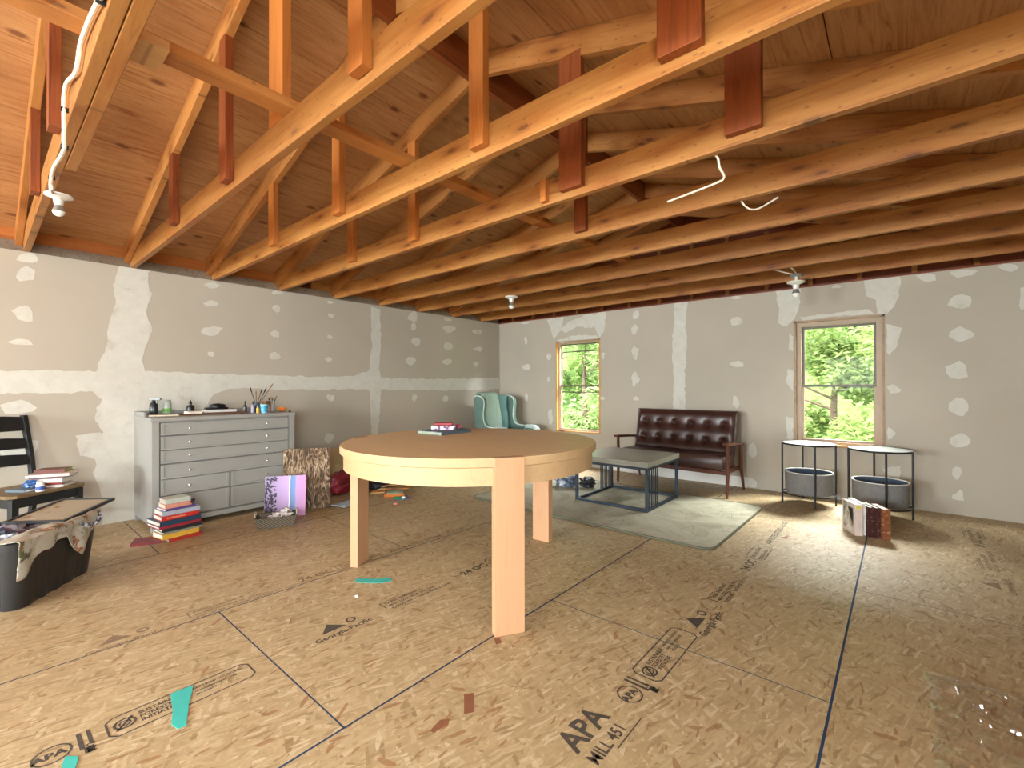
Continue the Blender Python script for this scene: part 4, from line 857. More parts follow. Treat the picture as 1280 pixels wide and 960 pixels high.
for y in (-0.175, 0.175):
    bm = B(); 
    def seg(bm, pts, w=0.036, d=0.03):
        pr = None
        for x_, z_ in pts:
            cur = [bm.verts.new(p) for p in ((x_-w/2, y-d/2, z_), (x_+w/2, y-d/2, z_), (x_+w/2, y+d/2, z_), (x_-w/2, y+d/2, z_))]
            if pr:
                for i in range(4): bm.faces.new((pr[i], pr[(i+1) % 4], cur[(i+1) % 4], cur[i]))
            else: bm.faces.new(list(reversed(cur)))
            pr = cur
        bm.faces.new(pr)
    seg(bm, [(-0.245, 0), (-0.205, 0.25), (-0.20, SZ), (-0.225, 0.62), (-0.29, 0.93)]); obj('back_post', bm, M['blackpaint'], ck, bevel=0.003)
for z0_, z1_, xx in ((0.565, 0.635, -0.222), (0.685, 0.755, -0.245), (0.815, 0.915, -0.272)):
    bm = B()
    vs = grid(bm, 13, 2, lambda a, b_: Vector((xx-0.03*math.sin(a*PI)-0.02*b_, (a-.5)*0.33, z0_+(z1_-z0_)*b_+0.012*math.sin(a*PI)*b_)))
    obj('back_rail', bm, M['blackpaint'], ck, thick=0.018)
bm = B(); bx(bm, (-0.2, -0.165, 0.20), (0.16, -0.150, 0.225)); bx(bm, (-0.2, 0.150, 0.20), (0.16, 0.165, 0.225)); obj('stretcher', bm, M['blackpaint'], ck)
G = 'books lying on the black chair'
def seat_pt(u, v, z): p = atz(u, v, z); return p
q = seat_pt(72, 606, SZ); BRc = math.radians(58)
zz = SZ+0.001
for (c, l, w_, h, dr, dx, dy, lb) in [(('book_white', (214, 212, 206)), 0.21, 0.16, 0.012, 0.0, 0, 0, 'white book lying lowest on the chair seat'), (('book_red2', (150, 44, 40)), 0.18, 0.14, 0.018, 0.12, -0.02, -0.01, 'red book second from the bottom on the chair seat'), (('book_white2', (224, 222, 214)), 0.20, 0.15, 0.026, 0.05, 0.0, -0.01, 'thick white book in the middle of the chair pile'), (('book_blackred', (84, 34, 34)), 0.19, 0.15, 0.014, -0.1, -0.01, 0.01, 'dark red and black book in the chair pile'), (('book_cream', (220, 200, 190)), 0.23, 0.17, 0.018, 0.18, 0.0, 0.0, 'large pale pink book near the top of the chair pile')]:
    book(l, w_, h, (c_(*c, 0.45), PG), lb, (-4.66+dx, 0.36+dy, zz), BRc+dr, G); zz += h+0.001
book(0.17, 0.12, 0.022, (c_('book_greenred', (104, 52, 40), 0.45), c_('lime_pages', (150, 180, 70))), 'brown book with lime green top crowning the chair pile', (-4.70, 0.37, zz), BRc+0.1, G)
t = thing('pill_bottle', 'small white bottle with blue label on the chair seat', 'bottle', (-4.455, 0.285, SZ+0.001))
bm = B(); lathe(bm, [(0.021, 0), (0.023, 0.003), (0.023, 0.045), (0.018, 0.052)], 20); obj('body', bm, c_('white_plastic', (228, 230, 230), 0.35), t, smooth=True)
bm = B(); lathe(bm, [(0.0235, 0.012), (0.0235, 0.036)], 20, cap=False); obj('wrap_label', bm, c_('blue_label', (60, 90, 170)), t, smooth=True)
bm = B(); lathe(bm, [(0.019, 0.052), (0.019, 0.068), (0.017, 0.07)], 20); obj('cap', bm, c_('white_cap', (230, 230, 226)), t, smooth=True)
bm = B(); blob(bm, (0, 0, 0.02), (0.05, 0.035, 0.022), 31, 4, 0.3, 3); tag(obj('blue_wrapper', bm, dapple('blue_foil', [(50, 90, 160), (150, 180, 210), (70, 110, 180)], 40), None, (-4.60, 0.25, SZ+0.016), smooth=True), 'crumpled blue and white wrapper on the chair', 'wrapper')
book(0.15, 0.12, 0.014, (c_('book_slate', (90, 108, 118), 0.4), PG), 'slate blue notebook under the blue wrapper on the chair', (-4.57, 0.22, SZ+0.001), 0.6, G)

# ------------------------------------------------------------------ black storage bin with clothes and cloth
ax = Vector((-3.826+3.37, 0.488-0.14, 0)); ar = math.atan2(ax.y, ax.x)     # long side direction
e1 = ax.normalized(); e2 = Vector((e1.y, -e1.x, 0));  e2 = -e2 if e2.x > 0 else e2      # away from camera, to the left
LN, WD, HB = 0.62, 0.40, 0.352
mid = Vector((-3.37, 0.14, 0))+e1*LN/2+e2*WD/2
tb = thing('storage_bin', 'black ribbed plastic storage bin stuffed with clothes, lower left', 'storage bin', (mid.x, mid.y, 0.001), ar)
def rr_pts(a, b, r, z, n=6, rib=0.0):
    pts = []
    cs = [(a-r, b-r, 0), (-a+r, b-r, PI/2), (-a+r, -b+r, PI), (a-r, -b+r, 1.5*PI)]
    for k, (cx, cy, s0) in enumerate(cs):
        for i in range(n+1): t = s0+PI/2*i/n; pts.append([cx+r*math.cos(t), cy+r*math.sin(t)])
        nx = cs[(k+1) % 4]; x0_, y0_ = pts[-1]; x1_ = nx[0]+r*math.cos(nx[2]); y1_ = nx[1]+r*math.sin(nx[2])
        m_ = 24
        for i in range(1, m_):
            t = i/m_; off = rib*(1 if (int(t*9) % 2) else 0); nrm = (math.cos(s0+PI/2), math.sin(s0+PI/2))
            pts.append([x0_+(x1_-x0_)*t-nrm[0]*off, y0_+(y1_-y0_)*t-nrm[1]*off])
    return [(x, y, z) for x, y in pts]
bm = B(); rings = []
prof = [(0.86, 0.0, 0.008), (0.87, 0.01, 0.008), (0.985, HB-0.05, 0.010), (0.99, HB-0.035, 0.0), (1.04, HB-0.03, 0), (1.05, HB, 0), (1.02, HB+0.004, 0), (0.97, HB-0.01, 0), (0.85, 0.02, 0)]
for s, z, rib in prof: rings.append([bm.verts.new(p) for p in rr_pts(LN/2*s, WD/2*s, 0.05, z, rib=rib)])
for a, b_ in zip(rings, rings[1:]):
    n = len(a)
    for i in range(n): bm.faces.new((a[i], a[(i+1) % n], b_[(i+1) % n], b_[i]))
bm.faces.new(list(reversed(rings[0]))); bm.faces.new(rings[-1]); obj('bin_body', bm, M['bin'], tb, smooth=True)
def L2W(x, y, z): c, s = math.cos(ar), math.sin(ar); return (mid.x+c*x-s*y, mid.y+s*x+c*y, z)
sgn = 1 if (Vector((-math.sin(ar), math.cos(ar), 0)).dot(e2) < 0) else -1        # +y local towards camera?
near = sgn*1.0
for i, (x, y, s, mt, lb) in enumerate([(-0.08, -0.04*near, (0.13, 0.12, 0.07), dapple('plum_clothes', [(92, 66, 80), (70, 74, 90), (128, 120, 126)], 14), 'plum and slate crumpled clothes in the storage bin'), (-0.20, 0.06*near, (0.09, 0.10, 0.06), stained('white_blue', (196, 200, 206), [(90, 110, 140), (60, 64, 80)], 22, 0.5), 'blue and white crumpled cloth at the near end of the bin'), (0.06, 0.05*near, (0.11, 0.09, 0.05), stained('grey_mix', (110, 110, 120), [(60, 54, 64), (150, 100, 104)], 20, 0.5), 'grey and dusky pink garment in the middle of the bin'), (-0.16, -0.12*near, (0.08, 0.05, 0.05), c_('olive_cloth', (92, 92, 80), 0.9), 'olive cloth at the far side of the bin')]):
    bm = B(); blob(bm, (0, 0, 0), s, i+40, 4, 0.28, 3.2); tag(obj('clothing', bm, mt, None, L2W(x, y, HB-0.045), (0, 0, ar), smooth=True), lb, 'clothing', 'clothes in the black bin')
# stained cloth hanging over the near long side
def drape(a, b_):
    x = -LN/2-0.02+a*(LN*0.93)
    edge = 0.10+0.06*math.sin(a*5.2+0.6)
    if a > 0.45: edge = 0.07+0.15*max(0, 1-abs(a-0.76)/0.21)
    if a < 0.45: edge = 0.19-0.30*a+0.02*math.sin(a*20)
    inner = 0.10; s = b_*(inner+edge); wob = 0.006*noise.noise(Vector((x*14, s*14, 1)))
    if s < inner: return Vector((x, near*(WD/2+0.012-(inner-s)), HB+0.010+wob*2+0.004))
    d = s-inner; return Vector((x+0.05*d*(a-0.5), near*(WD/2*1.06+0.006+0.012*math.sin(a*26)*d*4-d*0.05+abs(wob)), HB+0.012-d))
bm = B(); grid(bm, 60, 26, drape); tag(obj('drop_cloth', bm, M['dropcloth'], None, (mid.x, mid.y, 0.001), (0, 0, ar), smooth=True, thick=0.003), 'paint-stained beige cloth draped over the side of the black bin', 'cloth')
bm = B(); tube(bm, smoothpath([(0.10, near*0.222, HB-0.02), (0.15, near*0.226, HB-0.045), (0.20, near*0.228, HB-0.05), (0.25, near*0.226, HB-0.03), (0.28, near*0.218, HB-0.004)]), 0.012, 8)
tag(obj('lace_strap', bm, dapple('lace', [(220, 222, 226), (60, 62, 74), (200, 204, 210), (90, 94, 104)], 90), None, (mid.x, mid.y, 0.001), (0, 0, ar), smooth=True), 'white patterned strap looping over the bin corner', 'strap')
# framed picture lying across the bin
fc = [atz(138, 630, 0.365), atz(74, 633, 0.375), atz(14, 654, 0.375), atz(98, 654, 0.365)]
c0 = sum(fc, Vector())/4; fa = (fc[0]-fc[3]); fr_ = math.atan2(fa.y, fa.x)
pf = thing('picture_frame', 'black framed print lying across the top of the storage bin', 'picture frame', (-3.93, 0.35, 0.372), 0); pf.rotation_euler = (math.radians(2), math.radians(-3), ar)
w_, h_ = 0.46, 0.30
bm = B(); 
for a, b_ in (((-w_/2, -h_/2, 0), (w_/2, -h_/2+0.02, 0.018)), ((-w_/2, h_/2-0.02, 0), (w_/2, h_/2, 0.018)), ((-w_/2, -h_/2+0.02, 0), (-w_/2+0.02, h_/2-0.02, 0.018)), ((w_/2-0.02, -h_/2+0.02, 0), (w_/2, h_/2-0.02, 0.018))): bx(bm, a, b_)
obj('frame_moulding', bm, M['blackpaint'], pf, bevel=0.002)
bm = B(); bx(bm, (-w_/2+0.015, -h_/2+0.015, 0.003), (w_/2-0.015, h_/2-0.015, 0.012)); obj('print', bm, stained('faded_print', (172, 160, 138), [(140, 110, 90), (186, 180, 166)], 8), pf)

# ------------------------------------------------------------------ rug, coffee table, sofa
bm = B(); pts = []
for cx, cy, s0 in ((-0.97-0.09, 4.76-0.09, 0), (-3.36+0.09, 4.80-0.09, PI/2), (-3.34+0.09, 3.27+0.09, PI), (-0.985-0.09, 3.275+0.09, 1.5*PI)):
    for i in range(7): t = s0+PI/2*i/6; pts.append((cx+0.09*math.cos(t), cy+0.09*math.sin(t)))
prism(bm, pts, 0.0012, 0.014); rug = obj('area_rug', bm, M['rug'], bevel=0.004); tag(rug, 'worn grey-green rug with rounded corners under the coffee table', 'rug')
bm = B(); tube(bm, [(x, y, 0.0085) for x, y in pts+pts[:1]], 0.0085, 6); obj('bound_edge', bm, M['rugedge'], rug, smooth=True)
ct = thing('coffee_table', 'square coffee table with grey wood top on dark metal frame', 'coffee table', (-2.085, 4.235, 0.0145), math.radians(0.5))
a = 0.375; r = 0.0125; CZ = 0.395
bm = B(); bx(bm, (-a-0.01, -a-0.01, CZ+0.001), (a+0.01, a+0.01, CZ+0.05), bev=0.003); obj('tabletop', bm, M['ctop'], ct)
for px in (-1, 1):
    for py in (-1, 1): bm = B(); bx(bm, (px*(a-r)-r, py*(a-r)-r, 2*r), (px*(a-r)+r, py*(a-r)+r, CZ-2*r)); obj('leg', bm, M['slate'], ct)
for nm, z0_ in (('base_rail', 0), ('top_rail', CZ-2*r)):
    bm = B()
    for s in (-1, 1): bx(bm, (-a, s*(a-r)-r, z0_), (a, s*(a-r)+r, z0_+2*r)); bx(bm, (s*(a-r)-r, -a+2*r, z0_), (s*(a-r)+r, a-2*r, z0_+2*r))
    obj(nm, bm, M['slate'], ct)
for i in range(5):
    y = -a+0.075+i*0.045; bm = B(); bx(bm, (a-r-0.005, y-0.005, 2*r), (a-r+0.005, y+0.005, CZ-2*r)); obj('side_bar', bm, M['slate'], ct)
    y = a-0.075-i*0.045; bm = B(); bx(bm, (-a+r-0.005, y-0.005, 2*r), (-a+r+0.005, y+0.005, CZ-2*r)); obj('side_bar', bm, M['slate'], ct)

sf = thing('sofa', 'brown tufted leather loveseat with dark wooden arms between the windows', 'sofa', (-1.935, 5.20, 0.001), math.radians(-2))
hw = 0.60
def cushion(name, x0, x1, fn, nx, ny, thick, par, mat):
    bm = B(); vs = grid(bm, nx, ny, fn); return obj(name, bm, mat, par, smooth=True, thick=thick)
# local: x right, -y towards the room
LB = math.radians(14)
def backfn(front):
    def f(a_, b_):
        x = (a_-0.5)*(2*hw-0.04); s = b_*0.50
        ed = min(a_, 1-a_)*(2*hw)/0.05; ed2 = min(b_, 1-b_)*0.50/0.05; k = min(1, max(0, ed))**0.5*min(1, max(0, ed2))**0.5
        puff = 0.045*k
        if front:
            for j, zb in enumerate((0.16, 0.34)):
                for i in range(6):
                    bx_ = (-2.5+i)*0.185; d = math.hypot(x-bx_, (s-zb)); puff -= 0.032*math.exp(-(d/0.034)**2)
            puff -= 0.010*(0.5+0.5*math.cos((s-0.16)/0.18*2*PI))*k*0.8+0.004*(0.5+0.5*math.cos((x/0.185+0.5)*2*PI))*k
        y = 0.10-s*math.sin(LB)*(-1); 
        off = -(puff+0.012) if front else 0.03
        return Vector((x, 0.09+s*math.sin(LB)+off*math.cos(LB), 0.375+s*math.cos(LB)+ (0)))
    return f
bm = B(); A_ = grid(bm, 110, 50, backfn(True)); Bk = grid(bm, 110, 50, backfn(False))
for i in range(109):
    bm.faces.new((A_[0][i], A_[0][i+1], Bk[0][i+1], Bk[0][i])); bm.faces.new((A_[-1][i], A_[-1][i+1], Bk[-1][i+1], Bk[-1][i]))
for j in range(49):
    bm.faces.new((A_[j][0], A_[j+1][0], Bk[j+1][0], Bk[j][0])); bm.faces.new((A_[j][-1], A_[j+1][-1], Bk[j+1][-1], Bk[j][-1]))
bc = obj('back_cushion', bm, M['leather'], sf, smooth=True)
for j, zb in enumerate((0.16, 0.34)):
    for i in range(6):
        bm = B(); s = zb; lathe(bm, [(0.011, -0.004), (0.011, 0.002), (0.005, 0.006)], 10, tf(((-2.5+i)*0.185, 0.09+s*math.sin(LB)-0.022, 0.375+s*math.cos(LB)), (PI/2-LB, 0, 0))); obj('button', bm, M['leather'], bc, smooth=True)
bm = B(); bx(bm, (-hw+0.02, -0.27, 0.27), (hw-0.02, 0.12, 0.415), bev=0.035); obj('seat_cushion', bm, M['leather'], sf, smooth=True)
bm = B(); bx(bm, (-hw+0.01, -0.24, 0.225), (hw-0.01, -0.21, 0.265)); bx(bm, (-hw+0.01, 0.20, 0.225), (hw-0.01, 0.23, 0.265)); bx(bm, (-hw+0.01, -0.21, 0.225), (-hw+0.04, 0.20, 0.265)); bx(bm, (hw-0.04, -0.21, 0.225), (hw-0.01, 0.20, 0.265)); obj('seat_frame', bm, M['oakdark'], sf, bevel=0.003)
for s in (-1, 1):
    bm = B(); tube(bm, [(s*(hw+0.015), -0.27, 0), (s*(hw+0.015), -0.25, 0.25), (s*(hw+0.015), -0.26, 0.535)], [0.013, 0.02, 0.017], 8); obj('leg', bm, M['oakdark'], sf, smooth=True)
    bm = B(); tube(bm, [(s*(hw+0.015), 0.30, 0), (s*(hw+0.015), 0.20, 0.25), (s*(hw+0.015), 0.20, 0.50)], [0.012, 0.019, 0.016], 8); obj('leg', bm, M['oakdark'], sf, smooth=True)
    bm = B(); prism(bm, [(s*(hw+0.015)-0.03, -0.31), (s*(hw+0.015)+0.03, -0.31), (s*(hw+0.015)+0.025, 0.0), (s*(hw+0.015)+0.018, 0.25), (s*(hw+0.015)-0.018, 0.25), (s*(hw+0.015)-0.025, 0.0)], 0.535, 0.56)
    for v in bm.verts: v.co.z -= max(0, v.co.y+0.2)*0.09
    obj('armrest', bm, M['oakdark'], sf, bevel=0.006)

# small heap of clothes on the rug beside the coffee table
bm = B(); blob(bm, (0, 0, 0.07), (0.13, 0.11, 0.08), 51, 4, 0.3, 3); tag(obj('clothing', bm, dapple('blue_grey_clothes', [(120, 130, 146), (168, 176, 186), (84, 92, 108), (190, 194, 200)], 16), None, (-2.86, 4.30, 0.014), smooth=True), 'blue-grey heap of clothing on the rug behind the table leg', 'clothing')
bm = B(); blob(bm, (0, 0, 0.055), (0.08, 0.08, 0.06), 57, 4, 0.2, 3); tag(obj('clothing', bm, c_('black_nylon', (26, 26, 30), 0.5), None, (-2.645, 4.40, 0.014), smooth=True), 'black garment on the rug by the coffee table leg', 'clothing')

# ------------------------------------------------------------------ wingback armchair in the far corner
ac = thing('wingback_armchair', 'teal wingback armchair in the far left corner', 'armchair', (-4.33, 4.98, 0.001), math.radians(-4)); ac.scale = (0.82, 0.84, 0.97)
ow = 0.36
side = [(-0.34, 0.14), (-0.40, 0.60), (-0.43, 1.00), (-0.36, 1.03), (-0.24, 1.02), (-0.17, 0.98), (-0.15, 0.91), (-0.17, 0.80), (-0.17, 0.70), (-0.13, 0.62), (-0.04, 0.585), (0.16, 0.58), (0.34, 0.575), (0.39, 0.55), (0.395, 0.50), (0.36, 0.46), (0.36, 0.14)]
RX = Matrix.Rotation(PI/2, 4, 'X')
for s in (-1, 1):
    bm = B(); y0_, y1_ = (s*ow-0.035, s*ow+0.035); prism(bm, side, -y1_, -y0_, RX); wn = obj('wing_side', bm, M['teal'], ac, bevel=0.012)
    pp = [(x, s*ow-0.036, z_) for x, z_ in side[2:15]]; bm = B(); tube(bm, smoothpath(pp, 4), 0.009, 6); obj('piping', bm, M['trim'], wn, smooth=True)
bm = B(); prism(bm, [(-0.34, 0.14), (-0.43, 1.02), (-0.34, 1.04), (-0.30, 1.0), (-0.22, 0.45), (-0.22, 0.14)], -ow+0.036, ow-0.036, RX); obj('backrest', bm, M['tealdark'], ac, bevel=0.015)
bm = B(); bx(bm, (-0.22, -ow+0.037, 0.14), (0.34, ow-0.037, 0.32), bev=0.01); obj('seat_base', bm, M['teal'], ac)
bm = B(); bx(bm, (-0.20, -ow+0.04, 0.322), (0.36, ow-0.04, 0.45), bev=0.03); obj('seat_cushion', bm, M['tealdark'], ac, smooth=True)
for px in (-0.30, 0.31):
    for py in (-0.33, 0.33): bm = B(); tube(bm, [(px, py, 0), (px, py, 0.14)], [0.014, 0.024], 8); obj('leg', bm, M['oakdark'], ac, smooth=True)
for s in (-1, 1):
    bm = B(); pr = [(0.13, 0.50), (0.13, 0.598), (0.34, 0.592), (0.408, 0.565), (0.415, 0.50)]
    def armc(a_, b_):
        i = a_*(len(pr)-1); k = min(int(i), len(pr)-2); f_ = i-k; x_ = pr[k][0]*(1-f_)+pr[k+1][0]*f_; z_ = pr[k][1]*(1-f_)+pr[k+1][1]*f_
        return Vector((x_, s*ow+(b_-.5)*0.11, z_-0.05*abs(2*b_-1)**3))
    grid(bm, 16, 10, armc); tag_ = obj('arm_cover', bm, c_('pale_arm_cover', (186, 200, 200)), ac, smooth=True, thick=0.006)
def throw(a_, b_):
    # runs over the back top, down the backrest and across the seat
    path = [(-0.47, 0.80), (-0.455, 1.03), (-0.40, 1.075), (-0.31, 1.06), (-0.265, 0.95), (-0.22, 0.72), (-0.185, 0.50), (-0.10, 0.475), (0.10, 0.47), (0.30, 0.47)]
    i = a_*(len(path)-1); k = min(int(i), len(path)-2); f_ = i-k; x_ = path[k][0]*(1-f_)+path[k+1][0]*f_; z_ = path[k][1]*(1-f_)+path[k+1][1]*f_
    yc = -0.16+0.13*max(0, a_-0.35); wd = 0.40-0.06*a_
    y_ = yc+(b_-.5)*wd+0.02*noise.noise(Vector((a_*6, b_*4, 3)))
    return Vector((x_+0.012+0.012*noise.noise(Vector((a_*8, b_*9, 1))), y_, z_+0.006+0.01*abs(noise.noise(Vector((a_*7, b_*10, 5))))))
bm = B(); grid(bm, 60, 20, throw); tag(obj('throw_blanket', bm, M['throw'], None, (-4.33, 4.98, 0.001), (0, 0, math.radians(-4)), smooth=True, thick=0.012), 'pale sage throw draped over the teal armchair back', 'blanket')

bpy.data.objects['throw_blanket'].scale = (0.82, 0.84, 0.97)
# ------------------------------------------------------------------ round basket tables beneath the larger window
def basket_table(x, y, rz, label):
    t = thing('side_table', label, 'side table', (x, y, 0.001), rz, 'round side tables with baskets'); H_ = 0.585; Rr = 0.212
    bm = B(); lathe(bm, [(0.212, H_-0.012), (0.222, H_-0.012), (0.225, H_-0.008), (0.225, H_+0.004), (0.218, H_+0.004)], 64, cap=False); obj('rim', bm, M['black'], t, smooth=True)
    bm = B(); lathe(bm, [(0.218, H_-0.010), (0.218, H_+0.001), (0.216, H_+0.002)], 64); obj('tabletop', bm, M['ttop'], t, smooth=True)
    for i in range(4):
        a_ = i*PI/2; bm = B(); tube(bm, [(Rr*math.cos(a_)*1.045, Rr*math.sin(a_)*1.045, 0), (Rr*1.045*math.cos(a_), Rr*1.045*math.sin(a_), H_-0.004)], 0.0085, 8); obj('leg', bm, M['black'], t, smooth=True)
    bm = B(); tube(bm, [(0.216*math.cos(k*PI/24), 0.216*math.sin(k*PI/24), 0.105) for k in range(49)], 0.006, 6); obj('lower_ring', bm, M['black'], t, smooth=True)
    bm = B()
    for a_ in (0, PI/2): tube(bm, [(0.21*math.cos(a_), 0.21*math.sin(a_), 0.102), (-0.21*math.cos(a_), -0.21*math.sin(a_), 0.102)], 0.004, 6)
    obj('cross_wire', bm, M['black'], t, smooth=True)
    return t
def felt_basket(x, y, label):
    t = thing('felt_basket', label, 'basket', (x, y, 0.113), 0, 'grey felt baskets')
    bm = B(); lathe(bm, [(0.186, 0), (0.193, 0.01), (0.198, 0.20)], 48, cap=False); lathe(bm, [(0.001, 0.0), (0.186, 0)], 48, cap=False); obj('felt_wall', bm, M['felt'], t, smooth=True)
    bm = B(); lathe(bm, [(0.192, 0.20), (0.187, 0.012), (0.001, 0.010)], 48, cap=False); obj('lining', bm, M['feltin'], t, smooth=True)
    bm = B(); tube(bm, [(0.195*math.cos(k*PI/24), 0.195*math.sin(k*PI/24), 0.20) for k in range(49)], 0.005, 6); obj('rim_piping', bm, M['piping'], t, smooth=True)
    return t
basket_table(-0.67, 5.195, math.radians(20), 'black wire side table under the window, the left of the pair'); felt_basket(-0.67, 5.195, 'grey felt basket in the left wire table')
basket_table(-0.133, 5.095, math.radians(12), 'black wire side table under the window, the right of the pair'); felt_basket(-0.133, 5.095, 'grey felt basket in the right wire table behind the standing books')
# books standing on the floor in front of the right table
def coverart():
    t = NT('photo_cover'); n = t.noise(t.coord((1, 1, 1), rnd=False), 16, 4, 0.7); t.col(t.ramp(n, [(0.35, L((90, 92, 84))), (0.5, L((176, 170, 156))), (0.6, L((206, 200, 188)))])); t.set(0.35); return t.m
def standing(x, y, th, h, d, rz, c1, c2, label, art=False):
    t = thing('book', label, 'book', (x, y, 0.001), rz, 'books standing under the window'); c = 0.003
    bm = B(); bx(bm, (0, 0, 0), (c, d, h)); bx(bm, (th-c, 0, 0), (th, d, h)); bx(bm, (c, 0, 0), (th-c, c, h)); obj('cover', bm, c1, t)
    bm = B(); bx(bm, (c, c, 0.003), (th-c, d-0.005, h-0.004)); obj('page_block', bm, c2, t)
    if art:
        bm = B(); bx(bm, (-0.0008, 0.015, 0.03), (0.0005, d-0.02, h-0.01)); obj('cover_photo', bm, coverart(), t)
        bm = B(); v = [bm.verts.new(p) for p in ((-0.0012, 0.03, h*0.85), (-0.0012, 0.03, h*0.25), (-0.0012, 0.11, h*0.85))]; bm.faces.new(v); obj('black_wedge', bm, ink, t)
        bm = B(); bx(bm, (0.008, -0.0008, h-0.03), (th-0.01, 0.0005, h-0.012)); obj('yellow_sticker', bm, c_('sticker', (210, 190, 50)), t)
    return t
brown1 = stained('dark_photo_spine', (66, 36, 32), [(112, 74, 64), (44, 24, 22), (150, 120, 110)], 45, 0.6); brown2 = stained('rust_photo_spine', (124, 74, 46), [(78, 42, 28), (160, 112, 80), (186, 150, 122)], 45, 0.6)
rz = math.radians(27)
def sp_(t_, d_): return (-0.262+t_*math.cos(rz)-d_*math.sin(rz), 4.325+t_*math.sin(rz)+d_*math.cos(rz))
standing(*sp_(0, 0), 0.052, 0.235, 0.20, rz, c_('pinkish_white', (206, 188, 178), 0.5), PG, 'pale pink-edged book with photo cover, leftmost of the standing books', True)
standing(*sp_(0.0535, 0.02), 0.026, 0.240, 0.21, rz, c_('white_cover', (226, 224, 218)), PG, 'white-topped book just behind the pale pink one')
standing(*sp_(0.081, -0.022), 0.034, 0.225, 0.20, rz, brown1, PG, 'dark brown book with mottled spine, middle of the standing books')
standing(*sp_(0.1165, -0.038), 0.034, 0.225, 0.20, rz, brown1, PG, 'dark brown book with mottled spine beside the rust one')
standing(*sp_(0.152, -0.062), 0.050, 0.225, 0.19, rz, brown2, PG, 'rust brown mottled book, rightmost of the standing books')

# ------------------------------------------------------------------ tape, crumbs, plastic film on the floor
def tape(px, label):
    P = [atz(u, v, 0.0) for u, v in px]; c = sum(P, Vector())/len(P)
    bm = B(); prism(bm, [((p-c).x, (p-c).y) for p in P], 0.0, 0.0016); return tag(obj('tape_strip', bm, M['tape'], None, (c.x, c.y, 0.0009)), label, 'tape', 'turquoise tape on the floor')
tape([(213, 868), (241, 857), (240, 866), (236, 880), (233, 907), (222, 912), (214, 906), (216, 888)], 'turquoise tape piece across the mill stamp, lower left')
tape([(82, 946), (98, 946), (97, 953), (92, 966), (75, 968), (78, 955)], 'turquoise tape scrap at the bottom edge, lower left')
tape([(444, 724), (452, 723), (470, 724), (488, 722), (490, 726), (478, 729), (458, 729), (444, 728)], 'narrow turquoise tape strip beyond the stamp by the left table leg')
p = atz(446, 747, 0); bm = B(); blob(bm, (0, 0, 0.007), (0.012, 0.009, 0.008), 3, 2, 0.2); tag(obj('plaster_crumb', bm, M['white'], None, (p.x, p.y, 0), smooth=True), 'white plaster crumb on the floor near the tape strip', 'crumb')
F0 = atz(1172, 885); F1 = atz(1300, 1010); F2 = atz(1215, 858)
def film(a_, b_):
    x = 0.08+0.36*a_; y = 2.46-0.62*b_
    q = Vector((x*6, y*6, 0)); n1 = 1-abs(noise.noise(q))*2; n2 = 1-abs(noise.noise(Vector((x*15+y*5, y*13, 4))))*2; n3 = noise.noise(Vector((x*40, y*40, 8)))
    ed = min(1, min(a_, 1-a_, b_, 1-b_)*8)
    return Vector((x+0.03*noise.noise(Vector((y*6, 1, 2))), y+0.03*noise.noise(Vector((x*6, 5, 2))), 0.006+ed*(0.030*max(0, n1)**4+0.020*max(0, n2)**3+0.011*abs(n3))))
bm = B(); grid(bm, 110, 170, film); tag(obj('plastic_film', bm, M['film'], smooth=False), 'clear crumpled plastic film on the floor at the lower right', 'plastic film')

# ------------------------------------------------------------------ outside: ground and trees beyond the windows
GZ = -2.6
bm = B(); grid(bm, 40, 40, lambda a_, b_: Vector((-30+50*a_, BACK+0.6+34*b_, GZ+max(0, b_*34-5)*0.8+0.3*noise.noise(Vector((a_*9, b_*9, 0))))))
struct(obj('ground', bm, plain('grass_ground', L((104, 132, 66)), 0.95, var=0.45, scale=7)))
def leafmat(name, c1, c2):
    t = NT(name); oi = t.noise(t.coord((1, 1, 1)), 3.5, 3); cc_ = t.ramp(oi, [(0.3, c1), (0.7, c2)]); t.col(cc_); t.set(0.5, 0, 0.3)
    tl = t.new('ShaderNodeBsdfTranslucent'); t.link(cc_, tl.inputs[0]); mx = t.new('ShaderNodeMixShader'); mx.inputs[0].default_value = 0.4
    t.link(t.b.outputs[0], mx.inputs[1]); t.link(tl.outputs[0], mx.inputs[2]); t.link(mx.outputs[0], t.n['Material Output'].inputs[0]); return t.m
LM = [leafmat('leaf_bright', (0.24, 0.34, 0.10), (0.36, 0.46, 0.17)), leafmat('leaf_mid', (0.19, 0.28, 0.08), (0.30, 0.40, 0.14)), leafmat('leaf_pale', (0.30, 0.40, 0.15), (0.42, 0.52, 0.24))]
bark = plain('bark', L((92, 78, 62)), 0.9, var=0.3, scale=8)
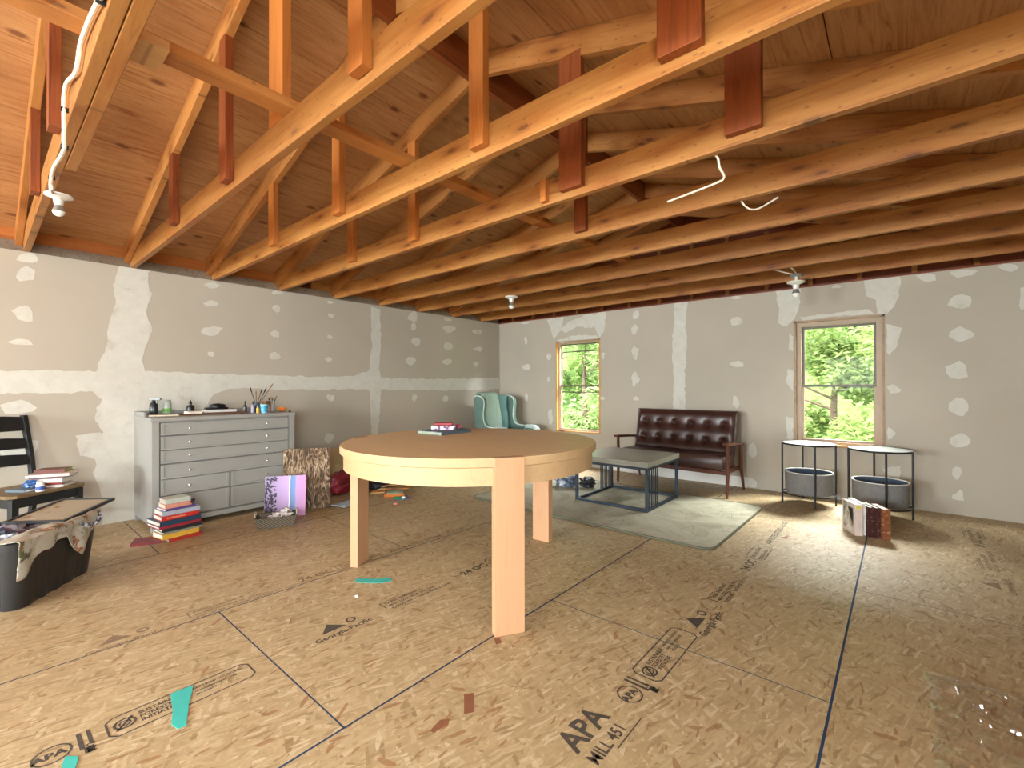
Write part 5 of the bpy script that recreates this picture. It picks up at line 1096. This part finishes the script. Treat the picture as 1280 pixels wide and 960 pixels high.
def tree(x, y, h, r, seed, n, lm, label, gz=GZ, ls=0.09):
    R_ = random.Random(seed); gz = GZ+max(0, (y-BACK-0.6)-5)*0.8-0.1; t = thing('leafy_tree', label, 'tree', (x, y, gz), 0, 'trees outside the windows')
    bm = B(); tube(bm, smoothpath([(0, 0, -0.2), (0.08, 0, h*0.3), (-0.05, 0.05, h*0.6), (0.05, 0, h*0.92)], 4), [0.16-0.012*i for i in range(13)], 8)
    for i in range(9):
        a_ = R_.uniform(0, 2*PI); z_ = h*R_.uniform(0.25, 0.8); tube(bm, [(0, 0, z_), (r*0.5*math.cos(a_), r*0.5*math.sin(a_), z_+0.35), (r*0.9*math.cos(a_), r*0.9*math.sin(a_), z_+0.6)], [0.03, 0.018, 0.006], 5)
    obj('trunk', bm, bark, t, smooth=True)
    bm = B(); cl = []
    for i in range(30):
        a_ = R_.uniform(0, 2*PI); q_ = R_.random()**0.5*r; z_ = h*R_.uniform(0.12, 1.0); k = 1.0-0.55*abs(z_/h-0.5)*1.4; cl.append((q_*k*math.cos(a_), q_*k*math.sin(a_), z_, R_.uniform(0.3, 0.65)))
    for i in range(n):
        cx, cy, cz, cr_ = cl[R_.randrange(len(cl))]
        d = Vector((R_.gauss(0, 1), R_.gauss(0, 1), R_.gauss(0, 0.6))); d = d.normalized()*cr_*R_.uniform(0.55, 1.0); c = Vector((cx, cy, cz))+d
        s = ls*R_.uniform(0.6, 1.3); q = Vector((R_.gauss(0, 0.5), R_.gauss(0, 0.5), 1)).normalized().to_track_quat('Z', 'Y') @ Matrix.Rotation(R_.uniform(0, 6.28), 3, 'Z').to_quaternion()
        v = [bm.verts.new(c+q @ Vector(p)) for p in ((-s, 0, 0), (0, -s*.42, s*.08), (s, 0, -s*0.15), (0, s*.42, s*.08))]
        bm.faces.new(v)
    obj('foliage', bm, LM[lm], t); return t
tree(-0.9, 10.4, 5.2, 1.9, 1, 26000, 0, 'bright green tree filling the centre of the larger window', ls=0.085)
tree(1.6, 12.4, 5.6, 2.0, 2, 18000, 2, 'pale green tree at the right of the larger window', ls=0.10)
tree(-3.6, 11.8, 5.4, 1.7, 3, 12000, 1, 'mid green tree between the two window views')
tree(-7.3, 12.0, 5.0, 1.3, 4, 7000, 2, 'sparse pale tree with visible trunk in the smaller window', ls=0.1)
tree(-10.4, 14.2, 6.0, 2.2, 5, 16000, 0, 'bright green tree at the left of the smaller window', ls=0.11)
tree(-6.2, 15.2, 6.0, 2.4, 6, 18000, 1, 'green tree behind the sparse one in the smaller window', ls=0.11)
tree(-0.8, 15.6, 5.4, 2.6, 7, 20000, 1, 'tall darker tree farther up the slope behind the window', gz=-1.9, ls=0.13)
tree(-12.5, 18.0, 6.0, 3.0, 8, 16000, 2, 'tall pale tree far behind the smaller window', gz=-0.5, ls=0.16)
tree(-7.0, 19.0, 6.0, 3.2, 9, 16000, 1, 'tall green tree highest up the slope behind the smaller window', gz=-0.4, ls=0.16)
tree(3.2, 16.5, 5.4, 2.8, 10, 16000, 0, 'tall bright tree up the slope at the far right of the window view', gz=-1.2, ls=0.14)
